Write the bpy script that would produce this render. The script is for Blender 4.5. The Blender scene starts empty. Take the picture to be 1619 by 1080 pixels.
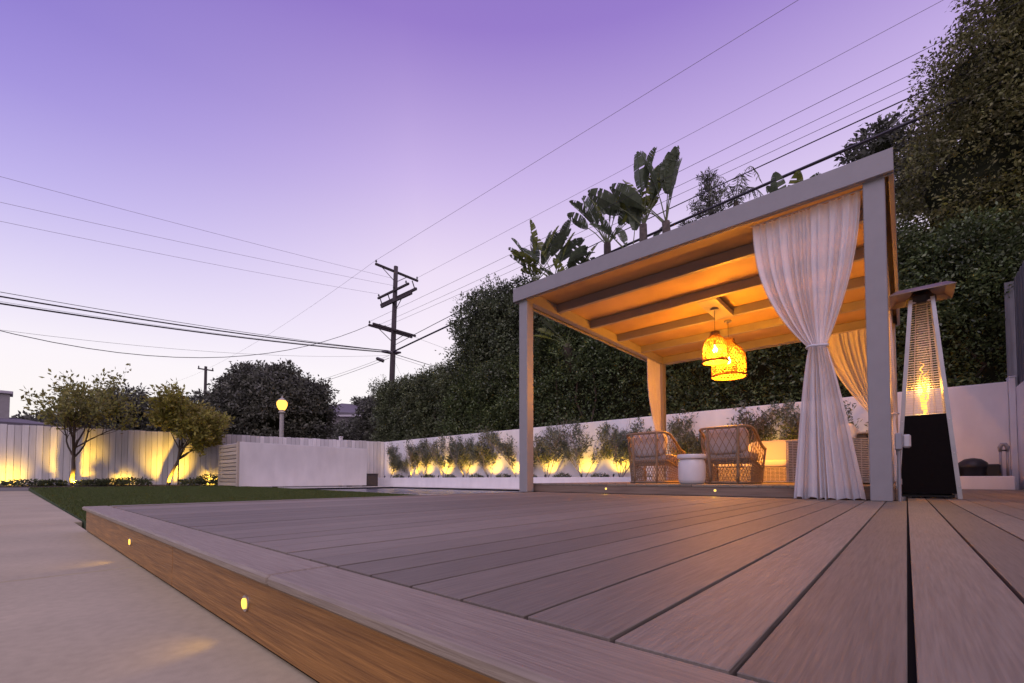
import bpy, math, random
import numpy as np
from mathutils import Vector, Matrix, noise as mnoise
R = math.radians
S = bpy.context.scene
COL = S.collection
random.seed(7)

# ------------------------------------------------------------------ camera
cam_d = bpy.data.cameras.new('camera'); cam = bpy.data.objects.new('camera', cam_d); COL.objects.link(cam)
cam.location = (0, 0, 0.2)
cam.rotation_euler = (R(91.8), 0, R(41.5))
cam_d.sensor_width = 36.0; cam_d.lens = 705 / 1619 * 36
cam_d.shift_y = (217 - 705 * math.tan(R(1.8))) / 1619
cam_d.clip_start = 0.02; cam_d.clip_end = 2000
S.camera = cam
S.view_settings.view_transform = 'Standard'; S.view_settings.look = 'None'
S.view_settings.exposure = 0.0; S.view_settings.gamma = 1.0; S.view_settings.use_curve_mapping = False
S.cycles.use_denoising = True
S.cycles.sample_clamp_indirect = 6.0
S.cycles.max_bounces = 8; S.cycles.diffuse_bounces = 4; S.cycles.transparent_max_bounces = 12

# ------------------------------------------------------------------ dusk sky
w = bpy.data.worlds.new('World'); S.world = w; w.use_nodes = True
nt = w.node_tree; nt.nodes.clear()
def lin(r, g, b):
    return tuple(((c/255)/12.92 if c/255 <= .04045 else ((c/255+.055)/1.055)**2.4) for c in (r, g, b)) + (1,)
def N(t, **kw):
    n = nt.nodes.new(t)
    for k, v in kw.items(): setattr(n, k, v)
    return n
L = lambda a, b: nt.links.new(a, b)
tc = N('ShaderNodeTexCoord'); nrm = N('ShaderNodeVectorMath', operation='NORMALIZE'); L(tc.outputs['Generated'], nrm.inputs[0])
sep = N('ShaderNodeSeparateXYZ'); L(nrm.outputs[0], sep.inputs[0])
def ramp(stops):
    r = N('ShaderNodeValToRGB'); e = r.color_ramp.elements
    e[0].position, e[0].color = stops[0][0], lin(*stops[0][1])
    e[1].position, e[1].color = stops[-1][0], lin(*stops[-1][1])
    for p, c in stops[1:-1]:
        x = e.new(p); x.color = lin(*c)
    L(sep.outputs['Z'], r.inputs[0]); return r
west = ramp([(0, (255, 240, 226)), (.10, (255, 249, 246)), (.20, (255, 249, 252)), (.30, (250, 239, 251)), (.42, (237, 222, 246)),
             (.56, (204, 183, 234)), (.72, (152, 125, 205)), (1, (102, 84, 170))])
north = ramp([(0, (255, 240, 222)), (.10, (255, 249, 246)), (.20, (251, 244, 251)), (.30, (224, 215, 247)), (.42, (182, 170, 235)),
              (.52, (146, 131, 218)), (.60, (120, 105, 203)), (.75, (108, 94, 190)), (1, (95, 80, 165))])
# hue drifts from pink-violet (towards the hedge) to blue-violet (towards the fence)
dv = N('ShaderNodeVectorMath', operation='DOT_PRODUCT'); L(nrm.outputs[0], dv.inputs[0])
dv.inputs[1].default_value = (-math.cos(R(41.5)), -math.sin(R(41.5)), 0)
mr = N('ShaderNodeMapRange'); mr.inputs['From Min'].default_value = .18; mr.inputs['From Max'].default_value = .78
L(dv.outputs['Value'], mr.inputs[0])
mx = N('ShaderNodeMix', data_type='RGBA'); L(mr.outputs[0], mx.inputs[0]); L(west.outputs[0], mx.inputs[6]); L(north.outputs[0], mx.inputs[7])
# the sky opposite the afterglow is dimmer
de = N('ShaderNodeVectorMath', operation='DOT_PRODUCT'); L(nrm.outputs[0], de.inputs[0])
de.inputs[1].default_value = (-math.sin(R(41.5)), math.cos(R(41.5)), 0)
mr2 = N('ShaderNodeMapRange'); mr2.inputs['From Min'].default_value = -.9; mr2.inputs['From Max'].default_value = .35
mr2.inputs['To Min'].default_value = .42; mr2.inputs['To Max'].default_value = 1.0; L(de.outputs['Value'], mr2.inputs[0])
sc_ = N('ShaderNodeVectorMath', operation='SCALE'); L(mx.outputs[2], sc_.inputs[0]); L(mr2.outputs[0], sc_.inputs['Scale'])
sky = N('ShaderNodeTexSky'); sky.sky_type = 'NISHITA'; sky.sun_disc = False; sky.sun_elevation = R(0.5); sky.sun_rotation = R(149)
sks = N('ShaderNodeVectorMath', operation='SCALE'); L(sky.outputs[0], sks.inputs[0]); sks.inputs['Scale'].default_value = .006
ad = N('ShaderNodeVectorMath', operation='ADD'); L(sc_.outputs[0], ad.inputs[0]); L(sks.outputs[0], ad.inputs[1])
bg = N('ShaderNodeBackground'); L(ad.outputs[0], bg.inputs[0]); bg.inputs[1].default_value = 1.0
L(bg.outputs[0], N('ShaderNodeOutputWorld').inputs[0])
# the sun is down behind the camera: what is left is a broad, very soft pink-violet afterglow
sd = bpy.data.lights.new('afterglow', 'SUN'); sd.energy = 1.8; sd.angle = R(60); sd.color = (.97, .81, 1)
so = bpy.data.objects.new('afterglow', sd); COL.objects.link(so)
so.rotation_euler = Vector((.34, -.58, .78)).to_track_quat('Z', 'Y').to_euler()

# ------------------------------------------------------------------ materials
def mat(name, col, rough=.6, var=.0, vscale=6., stretch=(1, 1, 1), bump=0., bscale=60., col2=None, metal=0., island=0.,
        transl=0., spec=.5, detail=4., rnd=False, blotch=0.):
    m = bpy.data.materials.new(name); m.use_nodes = True
    t = m.node_tree; b = t.nodes['Principled BSDF']
    b.inputs['Roughness'].default_value = rough; b.inputs['Metallic'].default_value = metal
    b.inputs['Specular IOR Level'].default_value = spec
    c1 = tuple(col) + (1,); b.inputs['Base Color'].default_value = c1
    out = b.inputs['Base Color']; last = None
    def n(k, **kw):
        q = t.nodes.new(k)
        for a, v in kw.items(): setattr(q, a, v)
        return q
    lk = t.links.new
    co = n('ShaderNodeTexCoord'); mp = n('ShaderNodeMapping'); mp.inputs['Scale'].default_value = stretch
    lk(co.outputs['Object'], mp.inputs[0])
    if rnd:
        oi = n('ShaderNodeObjectInfo'); mm = n('ShaderNodeMath', operation='MULTIPLY'); mm.inputs[1].default_value = 57.3
        lk(oi.outputs['Random'], mm.inputs[0]); cb = n('ShaderNodeCombineXYZ')
        lk(mm.outputs[0], cb.inputs[0]); lk(mm.outputs[0], cb.inputs[2]); lk(cb.outputs[0], mp.inputs['Location'])
    if var or col2:
        nz = n('ShaderNodeTexNoise'); nz.inputs['Scale'].default_value = vscale; nz.inputs['Detail'].default_value = detail
        lk(mp.outputs[0], nz.inputs['Vector'])
        cr = n('ShaderNodeValToRGB'); cr.color_ramp.elements[0].position = .3; cr.color_ramp.elements[1].position = .72
        cr.color_ramp.elements[0].color = (tuple(c*(1-var) for c in col) if col2 is None else tuple(col2)) + (1,)
        cr.color_ramp.elements[1].color = (tuple(min(1, c*(1+var*.5)) for c in col) if col2 is None else tuple(col)) + (1,)
        lk(nz.outputs[0], cr.inputs[0]); last = cr.outputs[0]
    def hsv(src, valsock, lo, hi):
        hs = n('ShaderNodeHueSaturation'); r_ = n('ShaderNodeMapRange'); r_.inputs['To Min'].default_value = lo; r_.inputs['To Max'].default_value = hi
        lk(valsock, r_.inputs[0]); lk(r_.outputs[0], hs.inputs['Value'])
        if src is None: hs.inputs['Color'].default_value = c1
        else: lk(src, hs.inputs['Color'])
        return hs.outputs[0], hs
    if blotch:
        n2 = n('ShaderNodeTexNoise'); n2.inputs['Scale'].default_value = 1.3; n2.inputs['Detail'].default_value = 5
        lk(co.outputs['Object'], n2.inputs['Vector'])
        q = n('ShaderNodeMapRange'); q.inputs['From Min'].default_value = .32; q.inputs['From Max'].default_value = .68; lk(n2.outputs[0], q.inputs[0])
        last, _ = hsv(last, q.outputs[0], 1-blotch, 1+blotch*.5)
    if rnd:
        last, _ = hsv(last, oi.outputs['Random'], .76, 1.12)
    if island:
        g = n('ShaderNodeNewGeometry')
        last, hs = hsv(last, g.outputs['Random Per Island'], 1-island, 1+island)
        r2 = n('ShaderNodeMapRange'); r2.inputs['To Min'].default_value = .475; r2.inputs['To Max'].default_value = .515
        ml = n('ShaderNodeMath', operation='MULTIPLY'); ml.inputs[1].default_value = 7.13
        fr = n('ShaderNodeMath', operation='FRACT'); lk(g.outputs['Random Per Island'], ml.inputs[0]); lk(ml.outputs[0], fr.inputs[0])
        lk(fr.outputs[0], r2.inputs[0]); lk(r2.outputs[0], hs.inputs['Hue'])
    if last is not None: lk(last, out)
    if bump:
        nb = n('ShaderNodeTexNoise'); nb.inputs['Scale'].default_value = bscale; nb.inputs['Detail'].default_value = 5
        lk(mp.outputs[0], nb.inputs['Vector'])
        bp = n('ShaderNodeBump'); bp.inputs['Strength'].default_value = bump; bp.inputs['Distance'].default_value = .01
        lk(nb.outputs[0], bp.inputs['Height']); lk(bp.outputs[0], b.inputs['Normal'])
    if transl:
        tr = n('ShaderNodeBsdfTranslucent'); ms = n('ShaderNodeMixShader'); ms.inputs[0].default_value = transl
        if last is not None: lk(last, tr.inputs[0])
        else: tr.inputs[0].default_value = c1
        lk(b.outputs[0], ms.inputs[1]); lk(tr.outputs[0], ms.inputs[2]); lk(ms.outputs[0], t.nodes['Material Output'].inputs[0])
    return m
def emit(name, col, st):
    m = bpy.data.materials.new(name); m.use_nodes = True; t = m.node_tree; t.nodes.clear()
    e = t.nodes.new('ShaderNodeEmission'); e.inputs[0].default_value = tuple(col) + (1,); e.inputs[1].default_value = st
    t.links.new(e.outputs[0], t.nodes.new('ShaderNodeOutputMaterial').inputs[0]); return m
def sheer(name, col, transl, transp):
    m = mat(name, col, rough=.9, spec=.1, var=.10, vscale=240., transl=transl)
    t = m.node_tree; o = t.nodes['Material Output']; src = o.inputs[0].links[0].from_socket
    tp = t.nodes.new('ShaderNodeBsdfTransparent'); ms = t.nodes.new('ShaderNodeMixShader'); ms.inputs[0].default_value = transp
    t.links.new(src, ms.inputs[1]); t.links.new(tp.outputs[0], ms.inputs[2]); t.links.new(ms.outputs[0], o.inputs[0]); return m
def glassy(name, col, alpha):
    m = bpy.data.materials.new(name); m.use_nodes = True; t = m.node_tree; b = t.nodes['Principled BSDF']
    b.inputs['Base Color'].default_value = tuple(col) + (1,); b.inputs['Roughness'].default_value = .05; b.inputs['Alpha'].default_value = alpha
    return m

M = {}
M['plank'] = mat('weathered_composite', (.255, .216, .167), .58, col2=(.178, .148, .114), vscale=9., stretch=(24, .9, 24), bump=.2, bscale=12., detail=7., rnd=True, blotch=.10, spec=.35)
M['plank_x'] = mat('weathered_composite_border', (.30, .248, .186), .55, col2=(.205, .165, .125), vscale=9., stretch=(.9, 24, 24), bump=.25, bscale=14., detail=7., rnd=True, blotch=.10, spec=.35)
M['fascia'] = mat('oiled_fascia_wood', (.42, .20, .05), .5, col2=(.20, .088, .022), vscale=6., stretch=(.8, 22, 22), bump=.3, bscale=10., detail=7., rnd=True, blotch=.15)
M['riser'] = mat('dark_riser_board', (.27, .19, .14), .55, col2=(.17, .115, .085), vscale=5., stretch=(.5, 8, 8), bump=.15, bscale=12., rnd=True)
M['gap'] = mat('dark_subframe', (.02, .016, .014), .9)
M['concrete'] = mat('path_concrete', (.43, .37, .235), .8, var=.09, vscale=40., bump=.10, bscale=320., blotch=.14)
M['coping'] = mat('pool_coping', (.55, .52, .47), .7, var=.12, vscale=5., bump=.1, bscale=90.)
M['soil'] = mat('soil', (.055, .04, .03), .95, var=.4, vscale=20., bump=.8, bscale=40.)
M['turf'] = mat('turf_base', (.045, .075, .022), .95, var=.3, vscale=30., bump=.5, bscale=200.)
M['blade'] = mat('turf_blade', (.085, .12, .026), .6, island=.35, transl=.25)
M['plaster'] = mat('white_plaster', (.82, .79, .78), .85, var=.09, vscale=3., stretch=(1, 1, .35), bump=.2, bscale=90., blotch=.035)
M['paint'] = mat('pergola_paint', (.29, .275, .28), .5, var=.05, vscale=8., bump=.04, bscale=120.)
M['panel'] = mat('ceiling_panel', (.56, .385, .21), .7, var=.10, vscale=2.2, bump=.05, bscale=60., blotch=.14, rnd=True)
M['fence'] = mat('white_fence_board', (.70, .67, .66), .75, col2=(.60, .565, .55), vscale=4., stretch=(6, 6, .5), bump=.2, bscale=14., rnd=True)
M['greyboard'] = mat('grey_fence_board', (.14, .135, .15), .8, var=.25, vscale=4., stretch=(6, 6, .5), rnd=True)
M['slat'] = mat('enclosure_slat', (.50, .43, .35), .6, var=.15, vscale=5., stretch=(1, 1, 8), rnd=True)
M['darkbox'] = mat('dark_bench_wood', (.07, .055, .05), .7, var=.2)
M['water'] = mat('pool_water', (.09, .10, .14), .22, var=.6, vscale=14., bump=.9, bscale=9., spec=.35)
M['tile'] = mat('pool_tile', (.06, .06, .09), .3, var=.5, vscale=12.)
M['bark'] = mat('bark', (.11, .08, .06), .9, var=.35, vscale=12., stretch=(4, 4, .6), bump=.7, bscale=16.)
M['palebark'] = mat('pale_bark', (.26, .215, .17), .9, var=.3, vscale=14., stretch=(3, 3, .8), bump=.5, bscale=20.)
M['core'] = mat('painted_shade_core', (.026, .028, .016), 1., var=.4, vscale=6., spec=0.)  # shade inside the foliage is put into this filler's dark colour
M['hedge'] = mat('hedge_leaf', (.115, .140, .065), .50, island=.55, transl=.15, spec=.45, blotch=.5)
M['ficus'] = mat('ficus_leaf', (.115, .142, .070), .45, island=.5, transl=.18, spec=.5, blotch=.5)
M['ivy'] = mat('climber_leaf', (.095, .130, .045), .42, island=.6, transl=.15, spec=.5, blotch=.5)
M['tallleaf'] = mat('tall_tree_leaf', (.17, .168, .055), .55, island=.55, transl=.25, blotch=.5)
M['yellowleaf'] = mat('yellowing_leaf', (.17, .16, .025), .55, island=.4, transl=.3)
M['farleaf'] = mat('far_tree_leaf', (.125, .128, .095), .7, island=.45, transl=.15, blotch=.5)
M['young'] = mat('young_tree_leaf', (.27, .265, .075), .55, island=.45, transl=.5)
M['young2'] = mat('lime_tree_leaf', (.31, .285, .06), .55, island=.4, transl=.4)
M['olive'] = mat('olive_leaf', (.165, .18, .115), .55, island=.4, transl=.2)
M['bop'] = mat('paddle_leaf', (.12, .15, .085), .4, var=.3, vscale=5., transl=.3, spec=.5)
M['bopy'] = mat('paddle_leaf_yellowing', (.20, .22, .045), .45, var=.3, vscale=5., transl=.35)
M['petiole'] = mat('leaf_stalk', (.13, .15, .06), .6, var=.2)
M['dry'] = mat('dry_leaf_sheath', (.10, .075, .06), .9, var=.5, vscale=9., bump=.6, bscale=30.)
M['polewood'] = mat('creosoted_pole', (.065, .05, .055), .9, var=.3, vscale=4., stretch=(4, 4, .4), bump=.4, bscale=20.)
M['insul'] = mat('insulator', (.05, .04, .05), .3)
M['wire'] = mat('wire', (.035, .03, .04), .6)
M['wirethin'] = mat('thin_wire', (.30, .26, .34), .6)
M['steel'] = mat('brushed_steel', (.62, .60, .60), .32, metal=.9, var=.08, vscale=8.)
M['alu'] = mat('painted_aluminium', (.55, .53, .54), .4, metal=.3)
M['blackpanel'] = mat('black_steel_panel', (.006, .004, .004), .6, var=.2, vscale=30., bump=.04, bscale=150., spec=.08)
M['black'] = mat('black_plastic', (.012, .012, .014), .5)
M['legmetal'] = mat('brushed_leg_metal', (.42, .40, .41), .38, metal=.85, var=.1, vscale=8.)
M['hood'] = mat('warm_tinted_hood', (.36, .29, .24), .42, metal=.7, var=.25, vscale=6.)  # brownish warm reflection is put into the metal colour
M['grid'] = mat('guard_wire', (.55, .50, .45), .35, metal=.85)
M['tubeglass'] = glassy('burner_glass', (.9, .85, .8), .12)
M['flame'] = emit('gas_flame', (1, .40, .05), 3.2)
M['bulb'] = emit('pendant_bulb', (1, .60, .20), 30.)
M['steplens'] = emit('step_light_lens', (1, .52, .08), 2.6)
M['spotlens'] = emit('spotlight_lens', (1, .62, .12), 6.)
M['globe'] = emit('street_lamp_globe', (1, .50, .085), 2.4)
M['rattan'] = mat('rattan', (.42, .25, .115), .55, var=.3, vscale=30., transl=.25)
M['rattan_dark'] = mat('rattan_binding', (.22, .10, .04), .6, var=.3, vscale=30.)
M['cane'] = mat('cane', (.29, .195, .12), .5, var=.25, vscale=20., stretch=(1, 1, 1))
M['cushion'] = mat('linen_cushion', (.48, .43, .42), .95, var=.07, vscale=120., bump=.12, bscale=300., spec=.1)
M['sofa_cushion'] = mat('pale_sofa_cushion', (.80, .76, .70), .95, var=.05, vscale=120., bump=.12, bscale=300., spec=.1)  # lamp light on the rear sofa is partly put into this lighter colour
M['wicker'] = mat('pale_wicker', (.50, .45, .42), .75, var=.3, vscale=40., stretch=(1, 1, 3))
M['wickerdark'] = mat('painted_wicker_shade', (.10, .085, .08), .9)  # shade behind the weave strands, painted as a darker wicker
M['ceramic'] = mat('glazed_ceramic', (.66, .63, .64), .35, var=.06, vscale=9.)
M['curtain'] = sheer('linen_voile', (.80, .79, .83), .13, .12)
M['roof'] = mat('asphalt_shingle', (.16, .14, .16), .9, var=.3, vscale=14., stretch=(1, 3, 1))
M['stucco'] = mat('grey_stucco', (.34, .31, .31), .9, var=.12, vscale=5.)
M['eave'] = mat('eave_paint', (.50, .46, .50), .7)
M['darkhouse'] = mat('house_shade', (.07, .06, .06), .9, var=.2)
M['glasspane'] = mat('window_glass', (.03, .03, .04), .08)
M['ground'] = mat('ground_earth', (.13, .11, .09), .95, var=.25, vscale=1.5, bump=.3, bscale=20.)
M['lamppost'] = mat('lamp_post_concrete', (.42, .39, .36), .8, var=.15, vscale=10.)
M['conduit'] = mat('grey_conduit', (.33, .32, .34), .5, metal=.4)

# ------------------------------------------------------------------ helpers
def link(o, parent=None):
    COL.objects.link(o)
    if parent is not None: o.parent = parent
    return o
def mesh_obj(name, v, f, m, parent=None, smooth=False, loc=None):
    me = bpy.data.meshes.new(name); me.from_pydata([tuple(p) for p in v], [], f); me.update()
    if smooth: me.polygons.foreach_set('use_smooth', [True]*len(me.polygons))
    me.materials.append(M[m] if isinstance(m, str) else m)
    o = bpy.data.objects.new(name, me); link(o, parent)
    if loc: o.location = loc
    return o
def tag(o, label, cat, group=None):
    o['label'] = label; o['category'] = cat
    if group: o['group'] = group
    return o
def struct(o): o['kind'] = 'structure'; return o
def thing(name, label, cat, loc=(0, 0, 0), rz=0, group=None):
    o = bpy.data.objects.new(name, None); link(o); o.location = loc; o.rotation_euler = (0, 0, rz)
    o.empty_display_size = .1
    return tag(o, label, cat, group)
def copy_tree(o, parent=None):
    c = o.copy(); link(c, parent)
    for ch in list(o.children): copy_tree(ch, c)
    return c

class MB:
    def __init__(s): s.v = []; s.f = []
    def add(s, v, f):
        k = len(s.v); s.v += [tuple(p) for p in v]; s.f += [tuple(i+k for i in q) for q in f]; return s
    def box(s, x0, x1, y0, y1, z0, z1, b=0.):
        if b <= 0:
            v = [(x, y, z) for z in (z0, z1) for y in (y0, y1) for x in (x0, x1)]
            return s.add(v, [(0, 2, 3, 1), (4, 5, 7, 6), (0, 1, 5, 4), (2, 6, 7, 3), (0, 4, 6, 2), (1, 3, 7, 5)])
        b = min(b, (x1-x0)*.45, (y1-y0)*.45, (z1-z0)*.45)
        v = []; idx = {}
        for ix, x in enumerate((x0, x1)):
            for iy, y in enumerate((y0, y1)):
                for iz, z in enumerate((z0, z1)):
                    sx, sy, sz = (b if ix == 0 else -b), (b if iy == 0 else -b), (b if iz == 0 else -b)
                    idx[ix, iy, iz] = len(v)
                    v += [(x, y+sy, z+sz), (x+sx, y, z+sz), (x+sx, y+sy, z)]
        f = []; g = lambda a, c: idx[a] + c
        for k in (0, 1):
            q = [g((k, 0, 0), 0), g((k, 1, 0), 0), g((k, 1, 1), 0), g((k, 0, 1), 0)]; f.append(q if k else q[::-1])
            q = [g((0, k, 0), 1), g((1, k, 0), 1), g((1, k, 1), 1), g((0, k, 1), 1)]; f.append(q[::-1] if k else q)
            q = [g((0, 0, k), 2), g((1, 0, k), 2), g((1, 1, k), 2), g((0, 1, k), 2)]; f.append(q if k else q[::-1])
        for a in (0, 1):
            for c in (0, 1):
                f.append([g((a, c, 0), 0), g((a, c, 1), 0), g((a, c, 1), 1), g((a, c, 0), 1)])
                f.append([g((a, 0, c), 0), g((a, 1, c), 0), g((a, 1, c), 2), g((a, 0, c), 2)])
                f.append([g((0, a, c), 1), g((1, a, c), 1), g((1, a, c), 2), g((0, a, c), 2)])
                for e in (0, 1): f.append([g((a, c, e), 0), g((a, c, e), 1), g((a, c, e), 2)])
        return s.add(v, f)
    def tube(s, pts, rad, n=6, closed=False, cap=True):
        pts = [Vector(p) for p in pts]; m = len(pts)
        if not hasattr(rad, '__len__'): rad = [rad]*m
        v = []; f = []; up = None
        for i, p in enumerate(pts):
            a = pts[(i-1) % m] if (closed or i > 0) else p
            c = pts[(i+1) % m] if (closed or i < m-1) else p
            t = (c-a).normalized() if (c-a).length > 1e-9 else Vector((0, 0, 1))
            if up is None: up = t.orthogonal().normalized()
            up = (up - t*up.dot(t)); up = up.normalized() if up.length > 1e-6 else t.orthogonal().normalized()
            q = t.cross(up)
            for k in range(n):
                a_ = 2*math.pi*k/n
                v.append(p + (up*math.cos(a_) + q*math.sin(a_))*rad[i])
        for i in range(m if closed else m-1):
            for k in range(n):
                f.append((i*n+k, i*n+(k+1) % n, ((i+1) % m)*n+(k+1) % n, ((i+1) % m)*n+k))
        if cap and not closed: f += [tuple(range(n))[::-1], tuple((m-1)*n+k for k in range(n))]
        return s.add(v, f)
    def lathe(s, prof, n=24, c=(0, 0, 0)):
        v = [(c[0]+r*math.cos(2*math.pi*k/n), c[1]+r*math.sin(2*math.pi*k/n), c[2]+z) for r, z in prof for k in range(n)]
        f = [(i*n+k, i*n+(k+1) % n, (i+1)*n+(k+1) % n, (i+1)*n+k) for i in range(len(prof)-1) for k in range(n)]
        f += [tuple(range(n))[::-1], tuple((len(prof)-1)*n+k for k in range(n))]
        return s.add(v, f)
    def build(s, name, m, parent=None, smooth=False, loc=None): return mesh_obj(name, s.v, s.f, m, parent, smooth, loc)

def box(name, m, dims, parent=None, b=.004, loc=None): return MB().box(*dims, b=b).build(name, m, parent, loc=loc)

def quads_obj(name, V, m, parent=None, k=4):
    """V: (n*k,3) float array, one k-gon per leaf"""
    n = len(V)//k; me = bpy.data.meshes.new(name)
    me.vertices.add(n*k); me.vertices.foreach_set('co', V.astype(np.float32).ravel())
    me.loops.add(n*k); me.loops.foreach_set('vertex_index', np.arange(n*k, dtype=np.int32))
    me.polygons.add(n); me.polygons.foreach_set('loop_start', np.arange(0, n*k, k, dtype=np.int32))
    me.update(calc_edges=True); me.materials.append(M[m])
    o = bpy.data.objects.new(name, me); return link(o, parent)
def unit(a): return a/np.maximum(np.linalg.norm(a, axis=1, keepdims=True), 1e-9)
def leaf_quads(P, D, L_, W_, rng):
    """diamond leaves at P along D"""
    D = unit(D); A = unit(np.cross(D, unit(rng.normal(size=D.shape)))); n = unit(np.cross(A, D))
    L_ = L_[:, None]; W_ = W_[:, None]
    V = np.stack([P, P + D*L_*.45 + A*W_*.5 + n*L_*.06, P + D*L_ - n*L_*.05, P + D*L_*.45 - A*W_*.5 + n*L_*.06], axis=1)
    return V.reshape(-1, 3)
def clump_leaves(rng, centres, normals, per, spread, size, aspect=.5, out=.6):
    """leaf sprays round clump centres"""
    c = np.repeat(centres, per, axis=0); nn = np.repeat(normals, per, axis=0)
    P = c + rng.normal(size=c.shape)*spread
    D = nn*out + rng.normal(size=c.shape)*.7 + np.array([0, 0, -.12])
    L_ = size*rng.uniform(.6, 1.35, len(P)); return leaf_quads(P, D, L_, L_*aspect*rng.uniform(.8, 1.2, len(P)), rng)
def lobes_points(rng, lobes, n, rough=.16):
    """random points and normals on the outside of a union of ellipsoids with a lumpy skin"""
    lobes = np.array(lobes, float); area = (lobes[:, 3]*lobes[:, 5]); cnt = rng.multinomial(n, area/area.sum())
    P = []; Nn = []
    for lb, k in zip(lobes, cnt):
        d = unit(rng.normal(size=(k, 3))); ph = rng.uniform(0, 6, 6)
        r = 1 + rough*(np.sin(d[:, 0]*5+ph[0])*np.sin(d[:, 1]*6+ph[1]) + .7*np.sin(d[:, 2]*7+ph[2])*np.sin(d[:, 0]*8+ph[3])) + rng.normal(size=k)*.04
        P.append(lb[:3] + d*r[:, None]*lb[3:6]); Nn.append(unit(d/lb[3:6]))
    P = np.concatenate(P); Nn = np.concatenate(Nn); keep = np.ones(len(P), bool)
    for lb in lobes: keep &= (((P-lb[:3])/lb[3:6])**2).sum(1) > .68
    return P[keep], Nn[keep]
def sub_lobes(rng, lobes, n, r0, r1):
    """leafy tufts scattered over the skin of big lobes"""
    P, Nn = lobes_points(rng, lobes, n, .12); out = []
    for p, q in zip(P, Nn):
        r = rng.uniform(r0, r1); c = p - q*r*.55; out.append((c[0], c[1], c[2], r*rng.uniform(.9, 1.3), r*rng.uniform(.9, 1.2), r*rng.uniform(.7, 1.0)))
    return out
def tuft_leaves(rng, tufts, dens, size, aspect=.45, spread=.05, per=4, down=.35):
    """sprays over the outside of each tuft, thinner underneath"""
    C_ = []; Nn = []
    for t in tufts:
        k = max(4, int(dens*t[3]*t[5])); d = unit(rng.normal(size=(k, 3))); d = d[(d[:, 2] > -.35) | (rng.random(k) < down)]
        rr = rng.uniform(.72, 1.10, len(d))[:, None]; C_.append(np.array(t[:3]) + d*rr*np.array(t[3:6])); Nn.append(d)
    return clump_leaves(rng, np.concatenate(C_), np.concatenate(Nn), per, spread, size, aspect=aspect, out=.8)
def blob_core(name, lobes, k, parent, seed=0):  # dark solid added inside crowns to block the view through
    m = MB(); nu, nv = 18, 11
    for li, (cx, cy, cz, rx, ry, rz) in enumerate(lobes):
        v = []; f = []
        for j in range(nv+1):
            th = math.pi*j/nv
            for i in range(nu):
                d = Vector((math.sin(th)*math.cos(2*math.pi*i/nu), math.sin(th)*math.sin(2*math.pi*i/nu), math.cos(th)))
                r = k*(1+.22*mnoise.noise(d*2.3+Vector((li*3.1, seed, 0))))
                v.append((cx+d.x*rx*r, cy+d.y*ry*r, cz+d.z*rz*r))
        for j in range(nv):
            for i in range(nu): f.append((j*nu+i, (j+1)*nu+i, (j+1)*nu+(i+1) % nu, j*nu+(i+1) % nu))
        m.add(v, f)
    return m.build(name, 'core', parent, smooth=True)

def grow_tree(rng, levels, base, direction, length, radius, spread=.6, up=.25, nseg=5, kids=(4, 4, 4), shrink=.62, start=.35, wob=.12, basal=False):
    """recursive limbs: returns the tube mesh and the twig points with directions"""
    m = MB(); tw = []; td = []
    def rec(p, d, ln, r, lv):
        pts = [p]; rad = [r]; q = p.copy(); dd = d.copy()
        for i in range(nseg):
            dd = (dd + Vector(rng.normal(size=3))*wob + Vector((0, 0, up*.25 if lv else 0))).normalized()
            q = q + dd*(ln/nseg); pts.append(q.copy()); rad.append(r*(1-.75*(i+1)/nseg) if lv >= levels-1 else r*(1-.5*(i+1)/nseg))
            if lv >= levels-1 or (lv == levels-2 and i > 2):
                for k in range(2 if lv >= levels-1 else 1):
                    tw.append(tuple(q - dd*(ln/nseg)*rng.random())); td.append(tuple(dd))
        m.tube(pts, rad, 6 if lv < 2 else 4 if lv < 3 else 3, cap=False)
        if lv < levels-1:
            for c in range(kids[min(lv, len(kids)-1)]):
                t = start + (1-start)*(c+rng.random()*.8)/kids[min(lv, len(kids)-1)] if (lv or basal) else max(start, 1-.45*rng.random())
                i = min(nseg-1, int(t*nseg)); fr = t*nseg-i; b = pts[i].lerp(pts[i+1], min(1, fr))
                az = rng.random()*6.283 if lv else (c+rng.random()*.5)*6.283/kids[0]
                o = dd.orthogonal().normalized(); o = Matrix.Rotation(az, 3, dd) @ o
                nd = (dd + o*spread*(.7+.6*rng.random()) + Vector((0, 0, up*.5))).normalized()
                rec(b, nd, ln*shrink*(.75+.5*rng.random()), max(.004, rad[i]*.62), lv+1)
    rec(Vector(base), Vector(direction).normalized(), length, radius, 0)
    return m, np.array(tw), np.array(td)
def twig_leaves(rng, tw, td, per, size, aspect, spread, out=.5):
    P = np.repeat(tw, per, axis=0); D = np.repeat(td, per, axis=0)
    P = P + rng.normal(size=P.shape)*spread; D = D*out + rng.normal(size=P.shape)*.6
    L_ = size*rng.uniform(.6, 1.3, len(P)); return leaf_quads(P, D, L_, L_*aspect, rng)
def lamp(kind, name, parent, loc, energy, col, target=None, size=60, blend=.6, radius=.03):
    d = bpy.data.lights.new(name, kind); d.energy = energy; d.color = col
    d.shadow_soft_size = radius
    if kind == 'SPOT': d.spot_size = R(size); d.spot_blend = blend
    o = bpy.data.objects.new(name, d); link(o, parent); o.location = loc
    if target is not None: o.rotation_euler = (Vector(target)-Vector(loc)).to_track_quat('-Z', 'Y').to_euler()
    return o
WARM = (1, .57, .04)

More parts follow.
